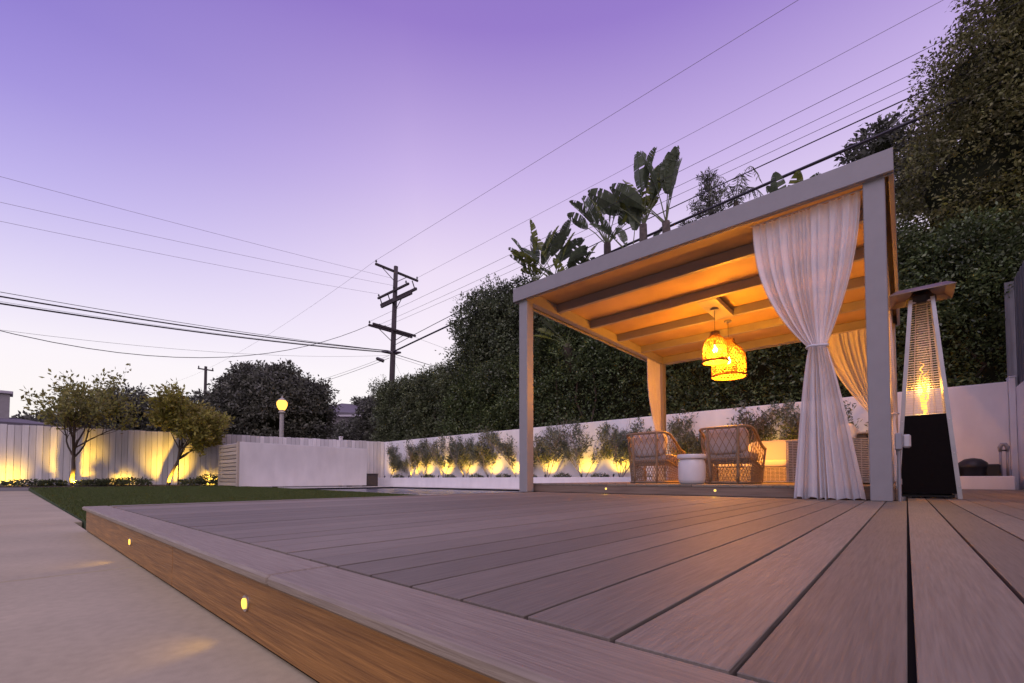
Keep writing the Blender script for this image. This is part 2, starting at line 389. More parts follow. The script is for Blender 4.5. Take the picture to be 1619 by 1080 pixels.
# ------------------------------------------------------------------ ground, path, lawn, pool
struct(MB().add([(-400, -400, -.62), (400, -400, -.62), (400, 400, -.62), (-400, 400, -.62)], [(0, 1, 2, 3)]).build('ground', 'ground'))
path = struct(box('path', 'soil', (-20.6, 6, -1.75, .40, -.40, -.20), b=0))
for i, (a, c) in enumerate(zip((-20.5, -17.5, -14.5, -11.5, -8.5, -5.5, -2.5, .5, 3.5), (-17.5, -14.5, -11.5, -8.5, -5.5, -2.5, .5, 3.5, 6.))):
    box('slab', 'concrete', (a+.007, c-.007, -1.74, .452 if c < -4.4 else .398, -.24, -.18), path, b=.006)
def lawn_z(x): return -.172 + .075*min(1, max(0, (-x-7)/12))
lv = []; lf = []; xs = [-21.6, -19, -16, -13, -10, -7, -4.46]
for x in xs: lv += [(x, .458, lawn_z(x)), (x, 5.95, lawn_z(x))]
for i in range(len(xs)-1): lf.append((2*i, 2*i+2, 2*i+3, 2*i+1))
k0 = len(lv)
for v in list(lv): lv.append((v[0], v[1], -.6))
lf += [(0, 1, k0+1, k0)] + [(2*i+1, 2*i+3, k0+2*i+3, k0+2*i+1) for i in range(len(xs)-1)] + [(2*i, k0+2*i, k0+2*i+2, 2*i+2) for i in range(len(xs)-1)]
struct(mesh_obj('lawn', lv, lf, 'turf'))
rng = np.random.default_rng(3)
n = 230000
u = rng.random(n); d_ = 3.2*(17/3.2)**u
ang = rng.uniform(-.35, .9, n)             # fan of turf as seen across the yard, thinning with distance
gx = -4.46 - (d_-3.2)*1.05*rng.uniform(.75, 1.25, n) - rng.random(n)*.5; gy = .46 + rng.random(n)*5.48
keep = (gx > -21.5) & (gx < -4.47); gx, gy = gx[keep], gy[keep]
gz = -.172 + .075*np.clip((-gx-7)/12, 0, 1); dist = -gx*.66+gy*.75
hh = (.022+.014*rng.random(len(gx))); ww = .0028*(1+dist*.22)
az = rng.uniform(0, 6.283, len(gx)); ln_ = rng.normal(size=(len(gx), 2))*.012
V = np.stack([np.stack([gx-np.cos(az)*ww, gy-np.sin(az)*ww, gz], 1), np.stack([gx+np.cos(az)*ww, gy+np.sin(az)*ww, gz], 1),
              np.stack([gx+ln_[:, 0], gy+ln_[:, 1], gz+hh], 1)], 1).reshape(-1, 3)
g_o = quads_obj('grass', V, 'blade', k=3); g_o['kind'] = 'stuff'; tag(g_o, 'short green artificial turf between the deck and the white fence', 'grass')
# planting bed along the fence
struct(mesh_obj('planting_bed', [(-24.6, -6, -.03), (-22.6, -6, -.10), (-21.62, .45, -.085), (-21.62, 6, -.085), (-20.2, 13, -.08), (-21, 13, -.05),
                                 (-22.9, 4, -.02)], [(0, 1, 2, 6), (2, 3, 6), (3, 4, 5, 6)], 'soil'))
# pool
px0, px1, py0, py1 = -17.6, -4.95, 6.25, 11.7
cop = struct(box('pool_surround', 'coping', (-20.6, -4.5, 11.7, 12.28, -.5, -.16), b=.01))
for i, (a, c) in enumerate(zip(np.linspace(-18.4, -4.5, 13)[:-1], np.linspace(-18.4, -4.5, 13)[1:])):
    box('coping_stone', 'coping', (a+.003, c-.003, 5.955, 6.25, -.40, -.150), cop, b=.012)
box('coping_stone', 'coping', (-18.4, -17.6, 6.253, 11.69, -.4, -.150), cop, b=.012)
box('coping_stone', 'coping', (-4.95, -4.50, 6.253, 11.69, -.4, -.150), cop, b=.012)
basin = struct(MB().box(px0-.1, px1+.1, py1, py1+.004, -.55, -.175).box(px0-.004, px0, py0, py1, -.55, -.175).box(px1, px1+.004, py0, py1, -.55, -.175).build('pool_wall', 'tile'))
wt = struct(MB().add([(px0, py0, -.225), (px1, py0, -.225), (px1, py1, -.225), (px0, py1, -.225)], [(0, 1, 2, 3)]).build('water', 'water'))

# ------------------------------------------------------------------ the deck
deck = thing('timber_deck', 'low deck of weathered grey brown planks filling the foreground', 'deck')
W_ = .14; gap = .0075
yfar_l, yfar_r = 5.343, 12.27
proto_a = MB().box(.0, W_-gap, 0, yfar_l-.505, -.024, 0, b=.001).build('plank', 'plank', deck, loc=(0, .505, 0))
proto_b = MB().box(.0, W_-gap, 0, yfar_r-.505, -.024, 0, b=.001).build('plank', 'plank', deck, loc=(0, .505, 0))
ia = ib = 0
x = .003
for i in range(-32, 11):
    X = i*W_ + gap/2
    if X < -4.45+.13: continue
    if i < 0:
        o = proto_a if ia == 0 else link(proto_a.copy(), deck); ia += 1
    else:
        o = proto_b if ib == 0 else link(proto_b.copy(), deck); ib += 1
    o.location = (X, .505, random.uniform(-.0008, .0004))
x_start = -4.45
for a, c in ((-4.455, -1.0), (-.996, 1.59)):
    box('border_board', 'plank_x', (a, c, .36, .499, -.025, .0), deck, b=.006)
box('border_board', 'plank', (-4.455, -4.325, .503, 5.343, -.025, .0), deck, b=.006)
for a, c in ((-4.44, -1.9), (-1.897, 1.59)):
    box('fascia_board', 'fascia', (a, c, .382, .40, -.170, -.0265), deck, b=.002)
box('fascia_board', 'fascia', (-4.44, -4.42, .402, 5.343, -.170, -.0265), deck, b=.002)
box('subframe', 'gap', (-4.40, 1.58, .42, yfar_l-.01, -.4, -.03), deck, b=0)
box('subframe', 'gap', (-.01, 1.58, yfar_l, yfar_r-.01, -.4, -.03), deck, b=0)
def step_light(parent, x, y, z, aim, en):
    s = MB().tube([(x, y+.012, z), (x, y-.004, z)], .019, 20).build('step_light', 'steel', parent, smooth=False)
    MB().lathe([(0.0001, -.001), (.0125, -.001), (.0125, .002), (.0001, .0035)], 16).build('lens', 'steplens', s)
    l = s.children[0]; l.rotation_euler = (R(90), 0, 0); l.location = (x, y-.005, z)
    lamp('SPOT', 'step_light_beam', s, (x, y-.02, z), en, WARM, (x+aim[0], y+aim[1], z+aim[2]), 95, .8, .012)
step_light(deck, -2.68, .382, -.09, (-.25, -.55, -.22), .55)
step_light(deck, -1.18, .382, -.095, (-.25, -.55, -.22), .40)

# raised platform under the pergola
plat = thing('raised_platform', 'one step high plank platform under the pergola with lit riser', 'platform')
PZ = .13
n_p = 31
pp = None
for i in range(n_p):
    X = -4.415 + i*W_
    if pp is None: pp = MB().box(0, W_-gap, 0, 12.26-5.345, -.024, 0, b=.001).build('plank', 'plank', plat); o = pp
    else: o = link(pp.copy(), plat)
    o.location = (X, 5.345, PZ + random.uniform(-.0006, .0004))
box('riser_board', 'riser', (-4.415, -.08, 5.352, 5.372, .004, .105), plat, b=.002)
box('riser_board', 'riser', (-4.43, -4.418, 5.352, 12.2, -.30, .104), plat, b=.002)
box('riser_board', 'riser', (-.078, -.06, 5.352, 12.2, .002, .104), plat, b=.002)
box('subframe', 'gap', (-4.40, -.1, 5.39, 12.2, -.4, .10), plat, b=0)
for x_ in (-3.04, -1.64): step_light(plat, x_, 5.352, .066, (0, -.5, -.25), .35)

# ------------------------------------------------------------------ pergola
perg = thing('pergola', 'pale grey square pergola with flat ceiling over the seating', 'pergola')
XL, XR, YF, YB = -4.31, -.17, 5.20, 10.22
hw = .078
for (x_, y_, z_) in ((XL, YF, 0), (XR, YF, 0), (XL, YB, PZ), (XR, YB, PZ)):
    box('post', 'paint', (x_-hw, x_+hw, y_-hw, y_+hw, z_ + (.001 if z_ else .0005), 2.90), perg, b=.006)
ZT, ZB = 3.11, 2.905
box('fascia_beam', 'paint', (XL-.16, XR+.14, YF-.125, YF-.087, ZB, ZT), perg, b=.003)
box('fascia_beam', 'paint', (XL-.16, XR+.14, YB+.097, YB+.135, ZB, ZT), perg, b=.003)
box('fascia_beam', 'paint', (XL-.16, XL-.122, YF-.0965, YB+.0965, ZB, ZT), perg, b=.003)
box('fascia_beam', 'paint', (XR+.102, XR+.14, YF-.0965, YB+.0965, ZB, ZT), perg, b=.003)
box('side_beam', 'paint', (XL-.05, XL+.06, YF-.094, YB+.094, 2.9005, 3.065), perg, b=.003)
box('side_beam', 'paint', (XR-.06, XR+.05, YF-.094, YB+.094, 2.9005, 3.065), perg, b=.003)
box('cross_beam', 'paint', (XL+.062, XR-.062, YB-.06, YB+.05, 2.9015, 3.066), perg, b=.003)
box('trim_strip', 'paint', (XL-.155, XR+.135, YF-.0845, YF-.07, 2.893, 2.904), perg, b=.001)
for y_ in (5.96, 6.98, 8.0, 9.05): box('rafter', 'paint', (XL+.062, XR-.062, y_-.035, y_+.035, 2.93, 3.067), perg, b=.003)
ys = [YF-.09, 5.96, 6.98, 8.0, 9.05, YB+.09]
for a, c in zip(ys[:-1], ys[1:]): box('ceiling_panel', 'panel', (XL-.118, XR+.098, a+.002, c-.002, 3.07, 3.088), perg, b=.001)
box('roof_sheet', 'alu', (XL-.12, XR+.10, YF-.095, YB+.095, 3.09, 3.105), perg, b=0)
box('lamp_batten', 'paint', (-2.39, -2.11, 7.017, 7.963, 2.925, 3.0), perg, b=.003)

# curtains
def curtain(name, label, axis, fixed, top, tie, bot, zt, ztie, zb, pl, pr_, folds, amp, seed, nu=190, nv=90, below=True, tiebar=True):
    r = random.Random(seed); ph = [r.uniform(0, 6) for _ in range(8)]
    t = thing(name, label, 'curtain')
    v = []; f = []
    bow = (tie[1]-tie[0])
    for j in range(nv+1):
        z = zt + (zb-zt)*j/nv
        if z >= ztie:
            q = (zt-z)/(zt-ztie); a = top[0]+(tie[0]-top[0])*q**pl; c = top[1]+(tie[1]-top[1])*q**pr_
            A = amp*(.42+.9*q*(1-q)*2)*(1-.55*max(0, q-.85)/.15); pin = max(0, q-.80)/.20
        else:
            q = (ztie-z)/(ztie-zb); a = tie[0]+(bot[0]-tie[0])*q**.72; c = tie[1]+(bot[1]-tie[1])*q**.85
            A = amp*(.45+1.3*q**.8); pin = max(0, 1-q/.12)
        for i in range(nu+1):
            u_ = i/nu; uu = u_ + .035*math.sin(6.28*u_*1.7+ph[0]) + .018*math.sin(6.28*u_*3.1+ph[1])
            fr = folds if z >= ztie else folds*.62
            w1 = math.sin(6.283*fr*uu+ph[2]); w1 = math.copysign(abs(w1)**.75, w1); w2 = math.sin(6.283*fr*.53*uu+ph[3]); w3 = math.sin(6.283*fr*1.9*uu+ph[4]+z*.6)
            k = A*(.62*w1+.48*w2+.16*w3) + .006*mnoise.noise(Vector((u_*14, z*2.2, seed)))
            if z < ztie: k += .05*q*math.cos((u_-.5)*3.0)
            k = k*(1-.35*pin) + .045*pin*math.cos((u_-.5)*3.1)
            s_ = a+(c-a)*u_ + .35*A*math.cos(6.283*fr*uu+ph[2])*(1 if .02 < u_ < .98 else 0)*.5
            zz = z + (0 if j < nv else .012*w2)
            v.append((s_, fixed-k, zz) if axis == 'x' else (fixed+k, s_, zz))
    for j in range(nv):
        for i in range(nu): f.append((j*(nu+1)+i, j*(nu+1)+i+1, (j+1)*(nu+1)+i+1, (j+1)*(nu+1)+i))
    cl_ = mesh_obj('cloth', v, f, 'curtain', t, smooth=True)
    rows = max(3, int(nv*.04)); hv = []
    for j in range(nv-rows, nv+1):
        hv += [(p[0], p[1]-.0035, p[2]) if axis == 'x' else (p[0]+.0035, p[1], p[2]) for p in v[j*(nu+1):(j+1)*(nu+1)]]
    mesh_obj('hem', hv, [(j*(nu+1)+i, j*(nu+1)+i+1, (j+1)*(nu+1)+i+1, (j+1)*(nu+1)+i) for j in range(rows) for i in range(nu)], 'curtain', cl_, smooth=True)
    mid = (tie[0]+tie[1])/2; hwid = (tie[1]-tie[0])/2+.014
    ring = [(mid+hwid*math.cos(g), fixed-.012+.062*math.sin(g), ztie+.004*math.sin(g*2)) if axis == 'x' else
            (fixed+.012+.062*math.sin(g), mid+hwid*math.cos(g), ztie) for g in np.linspace(0, 2*math.pi, 25)[:-1]]
    if tiebar: MB().tube(ring, .011, 6, closed=True).build('tieback', 'curtain', t, smooth=True)
    rail = [(top[0]-.02, fixed, zt+.012), (top[1]+.02, fixed, zt+.012)] if axis == 'x' else [(fixed, top[0]-.02, zt+.012), (fixed, top[1]+.02, zt+.012)]
    MB().tube(rail, .009, 8).build('curtain_rail', 'alu', t)
    return t
curtain('curtain', 'white voile curtain tied in the middle beside the nearest pergola post', 'x', 5.215, (-1.18, -.27), (-.70, -.555), (-.86, -.285), 2.885, 1.49, .012, 2.3, 1.9, 19, .042, 3)
curtain('curtain', 'lamp lit curtain on the left rear post of the pergola', 'y', -4.29, (9.42, 10.10), (9.80, 10.10), (9.72, 10.11), 2.885, 1.30, .15, 2.0, 1., 8, .035, 5, nu=90, nv=60)
curtain('curtain', 'orange lit curtain across the rear right corner of the pergola', 'x', 10.13, (-1.18, -.28), (-.44, -.30), (-.62, -.28), 2.885, 1.30, .15, 1.5, 1., 11, .04, 8, nu=120, nv=60)
curtain('curtain', 'sheer curtain on the right side of the pergola beside the heater', 'y', -.15, (9.2, 10.08), (9.86, 10.06), (9.65, 10.08), 2.885, 1.30, .15, 2.2, 1., 9, .035, 12, nu=90, nv=60)

# outlet box on the near post
ob = thing('outlet_box', 'grey weatherproof outlet box and conduit on the nearest pergola post', 'outlet box', (0, 0, 0))
box('back_box', 'conduit', (XR+.098, XR+.148, 5.14, 5.24, .455, .60), ob, b=.006)
box('cover', 'alu', (XR+.150, XR+.205, 5.15, 5.23, .47, .585), ob, b=.012)
MB().tube([(XR+.122, 5.19, .455), (XR+.122, 5.19, .001)], .013, 10).build('conduit', 'conduit', ob)
MB().tube([(XR+.122, 5.19, .455), (XR+.122, 5.19, .41)], .018, 10).build('coupling', 'conduit', ob)
MB().tube([(XR+.122, 5.19, .20), (XR+.122, 5.19, .15)], .018, 10).build('coupling', 'conduit', ob)

# ------------------------------------------------------------------ pendant lamps
def pendant(label, y, zt, zb, r, en, zcord):
    t = thing('pendant_lamp', label, 'pendant lamp', (-2.25, y, 0), group='woven pendant lamps')
    MB().lathe([(.06, zcord-.03), (.06, zcord-.006), (.05, zcord-.0005)], 20).build('ceiling_cup', 'paint', t, smooth=False)
    MB().tube([(0, 0, zcord-.02), (0, 0, zt-.06)], .004, 6).build('cord', 'black', t)
    h = zt-zb
    prof = [(.30, 1.), (.34, .97), (.36, .90), (.50, .82), (.74, .73), (.92, .60), (.99, .45), (1., .25), (1., 0)]
    def rad(q):
        for (r0, q0), (r1, q1) in zip(prof[:-1], prof[1:]):
            if q1 <= q <= q0: return r*(r0+(r1-r0)*(q0-q)/(q0-q1))
        return r
    m = MB(); ns = 30; nk = 22
    for sgn in (-1, 1):
        for s in range(ns):
            pts = []
            for k in range(nk+1):
                q = 1-k/nk; a = 2*math.pi*s/ns + sgn*(1-q)*1.9
                pts.append((rad(q)*math.cos(a), rad(q)*math.sin(a), zb+h*q))
            m.tube(pts, .0066*(.7+r), 4, cap=False)
    sh = m.build('shade', 'rattan', t); sh['kind'] = 'stuff'
    mr_ = MB()
    for q in (.96, .86, .74, .62, .5, .38, .26, .14, .09):
        mr_.tube([((rad(q)+.003)*math.cos(a), (rad(q)+.003)*math.sin(a), zb+h*q) for a in np.linspace(0, 2*math.pi, 33)[:-1]], .0045*(.7+r), 5, closed=True)
    mr_.build('weave_band', 'rattan', sh)
    rim = MB()
    for dz, rr in ((0, .012), (.02, .009)):
        rim.tube([((r+.004)*math.cos(a), (r+.004)*math.sin(a), zb+dz) for a in np.linspace(0, 2*math.pi, 41)[:-1]], rr, 6, closed=True)
    rim.build('rim', 'rattan_dark', sh, smooth=True)
    MB().lathe([(rad(.97)+.004, zt-.05), (rad(.97)+.006, zt-.01), (.02, zt)], 20).build('cap', 'rattan_dark', sh)
    bz = zb + h*.42
    MB().lathe([(.012, bz+.075), (.016, bz+.05), (.034, bz+.01), (.038, bz-.015), (.028, bz-.04), (.008, bz-.052)], 14).build('bulb', 'bulb', t, smooth=True)
    MB().lathe([(.018, bz+.14), (.018, bz+.078)], 10).build('socket', 'black', t)
    lamp('POINT', 'pendant_glow', t, (0, 0, bz-.075), en, (1, .335, .010), radius=.05)
pendant('smaller woven rattan pendant lamp hanging nearer, in front of the bigger one', 7.44, 2.55, 2.06, .185, 310, 2.925)
pendant('bigger woven rattan pendant lamp hanging lower behind the smaller one', 8.16, 2.60, 1.95, .27, 310, 2.925)

# ------------------------------------------------------------------ seating
def pillow_mesh(m, cx, cy, cz, sx, sy, sz, puff=.35, tilt=0., n=9):
    """cushion: superellipsoid with soft corners"""
    v = []; f = []
    nu_, nv_ = 28, 13
    for j in range(nv_+1):
        ph = -math.pi/2 + math.pi*j/nv_
        for i in range(nu_):
            th = 2*math.pi*i/nu_; e1, e2 = .38, .30
            sg = lambda w_, e: math.copysign(abs(w_)**e, w_)
            x_ = sg(math.cos(ph), e1)*sg(math.cos(th), e2); y_ = sg(math.cos(ph), e1)*sg(math.sin(th), e2); z_ = sg(math.sin(ph), e1)
            b_ = 1+.05*mnoise.noise(Vector((x_*2+cx, y_*2+cy, z_*2)))
            p = Vector((x_*sx/2*b_, y_*sy/2*b_, z_*sz/2*b_)); p.rotate(Matrix.Rotation(tilt, 3, 'X'))
            v.append((cx+p.x, cy+p.y, cz+p.z))
    for j in range(nv_):
        for i in range(nu_): f.append((j*nu_+i, j*nu_+(i+1) % nu_, (j+1)*nu_+(i+1) % nu_, (j+1)*nu_+i))
    return m.add(v, f)
def armchair(label, loc, rz):
    t = thing('cane_armchair', label, 'armchair', loc, rz, group='cane armchairs on the platform')
    wb, wt_, db, dt = .30, .345, .66, .74; cr = .16
    # plan: U from left front, round the back, to right front; q in 0..1
    def plan(q, hw_, dep):
        seg = dep-cr; arc = cr*math.pi/2; bk = 2*(hw_-cr); tot = 2*seg+2*arc+bk; s = q*tot
        if s < seg: return (-hw_, dep-s)
        s -= seg
        if s < arc: a = s/cr; return (-hw_+cr-cr*math.cos(a), cr-cr*math.sin(a))
        s -= arc
        if s < bk: return (-hw_+cr+s, 0)
        s -= bk
        if s < arc: a = s/cr; return (hw_-cr+cr*math.sin(a), cr-cr*math.cos(a))
        return (hw_, cr+(s-arc))
    def topz(q):
        e = min(q, 1-q); k = min(1, max(0, e/.36)); k = k*k*(3-2*k); return .50+.27*k
    def pt(q, h):
        x0, y0 = plan(q, wb, db); x1, y1 = plan(q, wt_, dt); g = h**1.15
        return (x0+(x1-x0)*g, y0+(y1-y0)*g-.05*g, .02+(topz(q)-.02)*h)
    qs = np.linspace(0, 1, 49)
    MB().tube([pt(q, 1) for q in qs], .019, 8).build('top_rail', 'cane', t, smooth=True)
    base = [pt(q, 0) for q in qs]; MB().tube(base + [base[0]], .018, 6).build('base_rail', 'cane', t, smooth=True)
    for q in (.002, .40, .60, .998):
        m = MB(); m.tube([pt(q, h) for h in np.linspace(0, 1, 7)], .020 if q in (.40, .60) else .017, 8); m.build('upright', 'cane', t, smooth=True)
    m = MB(); nst = 22
    for sgn in (-1, 1):
        for s in range(-14, nst+14):
            pts = []
            for h in np.linspace(0, 1, 15):
                q = s/nst + sgn*(h-.5)*.19
                if 0 <= q <= 1: pts.append(pt(q, h))
            if len(pts) > 1: m.tube(pts, .0056, 4, cap=False)
    for s in range(-14, nst+14):             # denser cross weave below the seat
        for sgn in (-1, 1):
            pts = []
            for h in np.linspace(0, .48, 8):
                q = (s+.5)/nst + sgn*(h-.25)*.19
                if 0 <= q <= 1: pts.append(pt(q, h))
            if len(pts) > 1: m.tube(pts, .0048, 4, cap=False)
    la = m.build('lattice', 'cane', t); la['kind'] = 'stuff'
    MB().tube([pt(q, .44) for q in qs], .008, 6).build('seat_rail', 'cane', t, smooth=True)
    box('seat_frame', 'cane', (-.28, .28, .05, .62, .285, .315), t, b=.004)
    pillow_mesh(MB(), 0, .36, .385, .58, .60, .15).build('seat_cushion', 'cushion', t, smooth=True)
    pillow_mesh(MB(), 0, .13, .60, .54, .17, .40, tilt=R(-10)).build('back_cushion', 'cushion', t, smooth=True)
    return t
armchair('cane lattice armchair left of the white drum stool', (-3.03, 6.55, PZ), R(0))
armchair('cane lattice armchair right of the white drum stool', (-1.875, 6.50, PZ), R(-2))
st = thing('drum_stool', 'white ceramic drum stool with wide lid between the two armchairs', 'stool', (-2.13, 6.0, PZ))
MB().lathe([(.13, .0), (.155, .012), (.168, .06), (.172, .16), (.170, .26), (.155, .312), (.150, .33)], 40).build('body', 'ceramic', st, smooth=True)
MB().lathe([(.150, .331), (.176, .336), (.180, .35), (.180, .375), (.172, .39), (.02, .394)], 40).build('lid', 'ceramic', st, smooth=False)
ct = thing('coffee_table', 'low white round coffee table seen through the left cane armchair', 'coffee table', (-3.0, 8.25, PZ))
MB().lathe([(.36, 0), (.38, .02), (.38, .29), (.36, .30)], 40).build('base', 'ceramic', ct)
MB().lathe([(.42, .302), (.43, .315), (.43, .335), (.42, .34)], 40).build('table_top', 'ceramic', ct)
st2 = thing('side_table', 'small white square side table behind the drum stool', 'side table', (-2.62, 7.55, PZ))
box('leg_block', 'ceramic', (-.15, .15, -.15, .15, 0, .36), st2, b=.01); box('table_top', 'ceramic', (-.17, .17, -.17, .17, .362, .40), st2, b=.008)

def wicker_panel(m, p0, ux, L_, H_, nrm_, n_h=None):
    """horizontal woven strands with slight relief over an upright panel"""
    k = int(H_/.022); c = int(L_/.07)
    p0 = Vector(p0); ux = Vector(ux); nv_ = Vector(nrm_)
    for j in range(k):
        pts = []
        for i in range(c*2+1):
            pts.append(p0 + ux*(L_*i/(c*2)) + nv_*(.004*(1 if (i+j) % 2 else -1)) + Vector((0, 0, H_*(j+.5)/k)))
        m.tube(pts, .0095, 4, cap=False)
    for i in range(c+1):
        m.tube([p0+ux*(L_*i/c)+nv_*.002, p0+ux*(L_*i/c)+nv_*.002+Vector((0, 0, H_))], .006, 4, cap=False)
def sofa(label, loc, rz, length, H_=.64):
    """local: length along x, back at y=0, open side towards +y"""
    t = thing('wicker_sofa', label, 'sofa', loc, rz)
    D_ = .90
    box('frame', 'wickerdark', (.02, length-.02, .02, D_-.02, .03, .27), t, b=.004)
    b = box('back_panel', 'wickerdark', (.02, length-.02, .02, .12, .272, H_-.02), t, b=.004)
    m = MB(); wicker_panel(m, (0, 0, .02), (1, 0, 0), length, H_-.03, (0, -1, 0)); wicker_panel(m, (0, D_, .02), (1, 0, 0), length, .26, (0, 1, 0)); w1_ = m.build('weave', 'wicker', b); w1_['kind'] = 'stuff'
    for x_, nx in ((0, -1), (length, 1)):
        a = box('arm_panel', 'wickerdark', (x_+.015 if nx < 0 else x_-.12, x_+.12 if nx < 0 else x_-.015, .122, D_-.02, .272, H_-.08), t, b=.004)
        m = MB(); wicker_panel(m, (x_, 0, .02), (0, 1, 0), D_, H_-.09, (nx, 0, 0)); q = m.build('weave', 'wicker', a); q['kind'] = 'stuff'
        box('arm_cap', 'wicker', (x_-.012 if nx < 0 else x_-.13, x_+.13 if nx < 0 else x_+.012, .124, D_+.012, H_-.078, H_-.05), t, b=.008)
    box('back_cap', 'wicker', (-.012, length+.012, -.012, .122, H_-.018, H_+.008), t, b=.008)
    k = max(2, round((length-.26)/.68)); wseg = (length-.27)/k
    for i in range(k):
        cx = .135+wseg*(i+.5)
        pillow_mesh(MB(), cx, .53, .345, wseg-.01, .72, .15).build('seat_cushion', 'sofa_cushion', t, smooth=True)
        pillow_mesh(MB(), cx, .23, .60, wseg-.02, .20, .42, tilt=R(-8)).build('back_cushion', 'sofa_cushion', t, smooth=True)
    return t
sofa('pale wicker sofa end partly hidden behind the tied white curtain', (-.35, 7.2, PZ), R(90), 2.3, .66)
s2 = sofa('cushioned wicker sofa at the back of the platform facing the camera', (-1.42, 10.05, PZ), R(180), 1.9, .62)

# ------------------------------------------------------------------ patio heater
ht = thing('patio_heater', 'tall pyramid gas heater with visible flame right of the pergola', 'patio heater', (.155, 6.43, 0))
bw, tw_, z0, z1, zt = .235, .085, .02, .86, 2.10
def hwid(z): return bw + (tw_-bw)*(z-z0)/(zt-z0)
for sx in (-1, 1):
    for sy in (-1, 1):
        m = MB(); a, c = hwid(z0), hwid(zt)
        v = []
        for z, h in ((z0-.018, a), (zt, c)):
            for dx, dy in ((-1, -1), (1, -1), (1, 1), (-1, 1)): v.append((sx*h+dx*.017, sy*h+dy*.017, z))
        m.add(v, [(0, 3, 2, 1), (4, 5, 6, 7), (0, 1, 5, 4), (1, 2, 6, 5), (2, 3, 7, 6), (3, 0, 4, 7)]); lg = m.build('leg', 'legmetal', ht)
for k in range(4):
    c, s = round(math.cos(k*math.pi/2)), round(math.sin(k*math.pi/2))
    rot = lambda x_, y_, z_: (c*x_-s*y_, s*x_+c*y_, z_)
    m = MB(); h0, h1 = hwid(.05), hwid(z1)
    v = [rot(*p) for p in ((-h0+.012, -h0-.004, .05), (h0-.012, -h0-.004, .05), (h1-.012, -h1-.004, z1), (-h1+.012, -h1-.004, z1),
                           (-h0+.012, -h0+.006, .05), (h0-.012, -h0+.006, .05), (h1-.012, -h1+.006, z1), (-h1+.012, -h1+.006, z1))]
    m.add(v, [(0, 1, 2, 3), (7, 6, 5, 4), (0, 4, 5, 1), (1, 5, 6, 2), (2, 6, 7, 3), (3, 7, 4, 0)])
    pn = m.build('panel', 'blackpanel', ht)
    m = MB()
    for z in (.12, .46, .80):
        for sx in (-1, 1):
            h = hwid(z); m.lathe([(.006, 0), (.006, .003), (.003, .005)], 8)
            q = m.v[-24:]; m.v[-24:] = [rot(sx*(h+.0)+p[0], -h-.018-p[2], z+p[1]) for p in q]
    m.build('screw', 'steel', pn)
    m = MB()
    for j in range(46):
        z = z1+.03+(zt-z1-.09)*j/45; h = hwid(z)-.012
        m.tube([rot(-h, -h-.004, z), rot(h, -h-.004, z)], .0028, 5)
    for q in (-.33, .33):
        m.tube([rot(q*hwid(z1)*2*.75, -hwid(z1)+.012, z1+.01), rot(q*hwid(zt)*2*.75, -hwid(zt)+.012, zt-.04)], .003, 5)
    g_ = m.build('guard_grille', 'grid', ht); g_['kind'] = 'stuff'
    m = MB(); h = hwid(zt-.03); m.tube([rot(-h, -h, zt-.03), rot(h, -h, zt-.03)], .013, 6); m.build('top_bar', 'alu', ht)
MB().box(-hwid(z1)+.02, hwid(z1)-.02, -hwid(z1)+.02, hwid(z1)-.02, z1-.015, z1+.008, b=.003).build('burner_tray', 'steel', ht)
MB().tube([(0, 0, z1+.01), (0, 0, zt-.06)], .048, 24, cap=False).build('glass_tube', 'tubeglass', ht, smooth=True)
m = MB()
for (r0, hgt, ox, ph, zz0) in ((.024, .34, 0, .3, 0), (.016, .26, .014, 2.1, .02), (.013, .42, -.010, 4., .05), (.009, .16, .016, 5.2, .30), (.007, .12, -.012, 1.2, .44)):
    pts = []; rad = []
    for k in range(15):
        q = k/14; pts.append((ox+.018*math.sin(q*9+ph)*(.3+q), .012*math.cos(q*8+ph), z1+.02+zz0+hgt*q)); rad.append(max(.0006, r0*(math.sin(math.pi*min(1, q*.9+.1))**.8)*(1-.45*q)))
    m.tube(pts, rad, 9)
m.build('flame', 'flame', ht, smooth=True)
lamp('POINT', 'flame_glow', ht, (0, 0, z1+.30), 26, (1, .46, .06), radius=.07)
m = MB(); o_, i_ = .255, .19; zs = zt+.03
v = []
for dz in (0, .006):
    for h, z in ((o_, zs+.010), (i_, zs+.062)):
        for dx, dy in ((-1, -1), (1, -1), (1, 1), (-1, 1)): v.append((dx*h, dy*h, z+dz))
f = [(k, (k+1) % 4, 4+(k+1) % 4, 4+k) for k in range(4)] + [(8+k, 12+k, 12+(k+1) % 4, 8+(k+1) % 4) for k in range(4)] + [(4, 5, 6, 7), (15, 14, 13, 12)] + [(k, 8+k, 8+(k+1) % 4, (k+1) % 4) for k in range(4)]
m.add(v, f); m.build('reflector_hood', 'hood', ht)
MB().lathe([(.10, zt-.045), (.12, zt-.02), (.12, zt+.03), (.09, zt+.06), (.06, zt+.12)], 20).build('emitter_head', 'black', ht)
MB().box(-.2, .2, -.2, .2, .012, .04, b=.004).build('base_tray', 'black', ht)
for sx in (-1, 1): MB().tube([(sx*.12, -.19, .018), (sx*.12+.03, -.19, .018)], .018, 14).build('caster', 'black', ht)

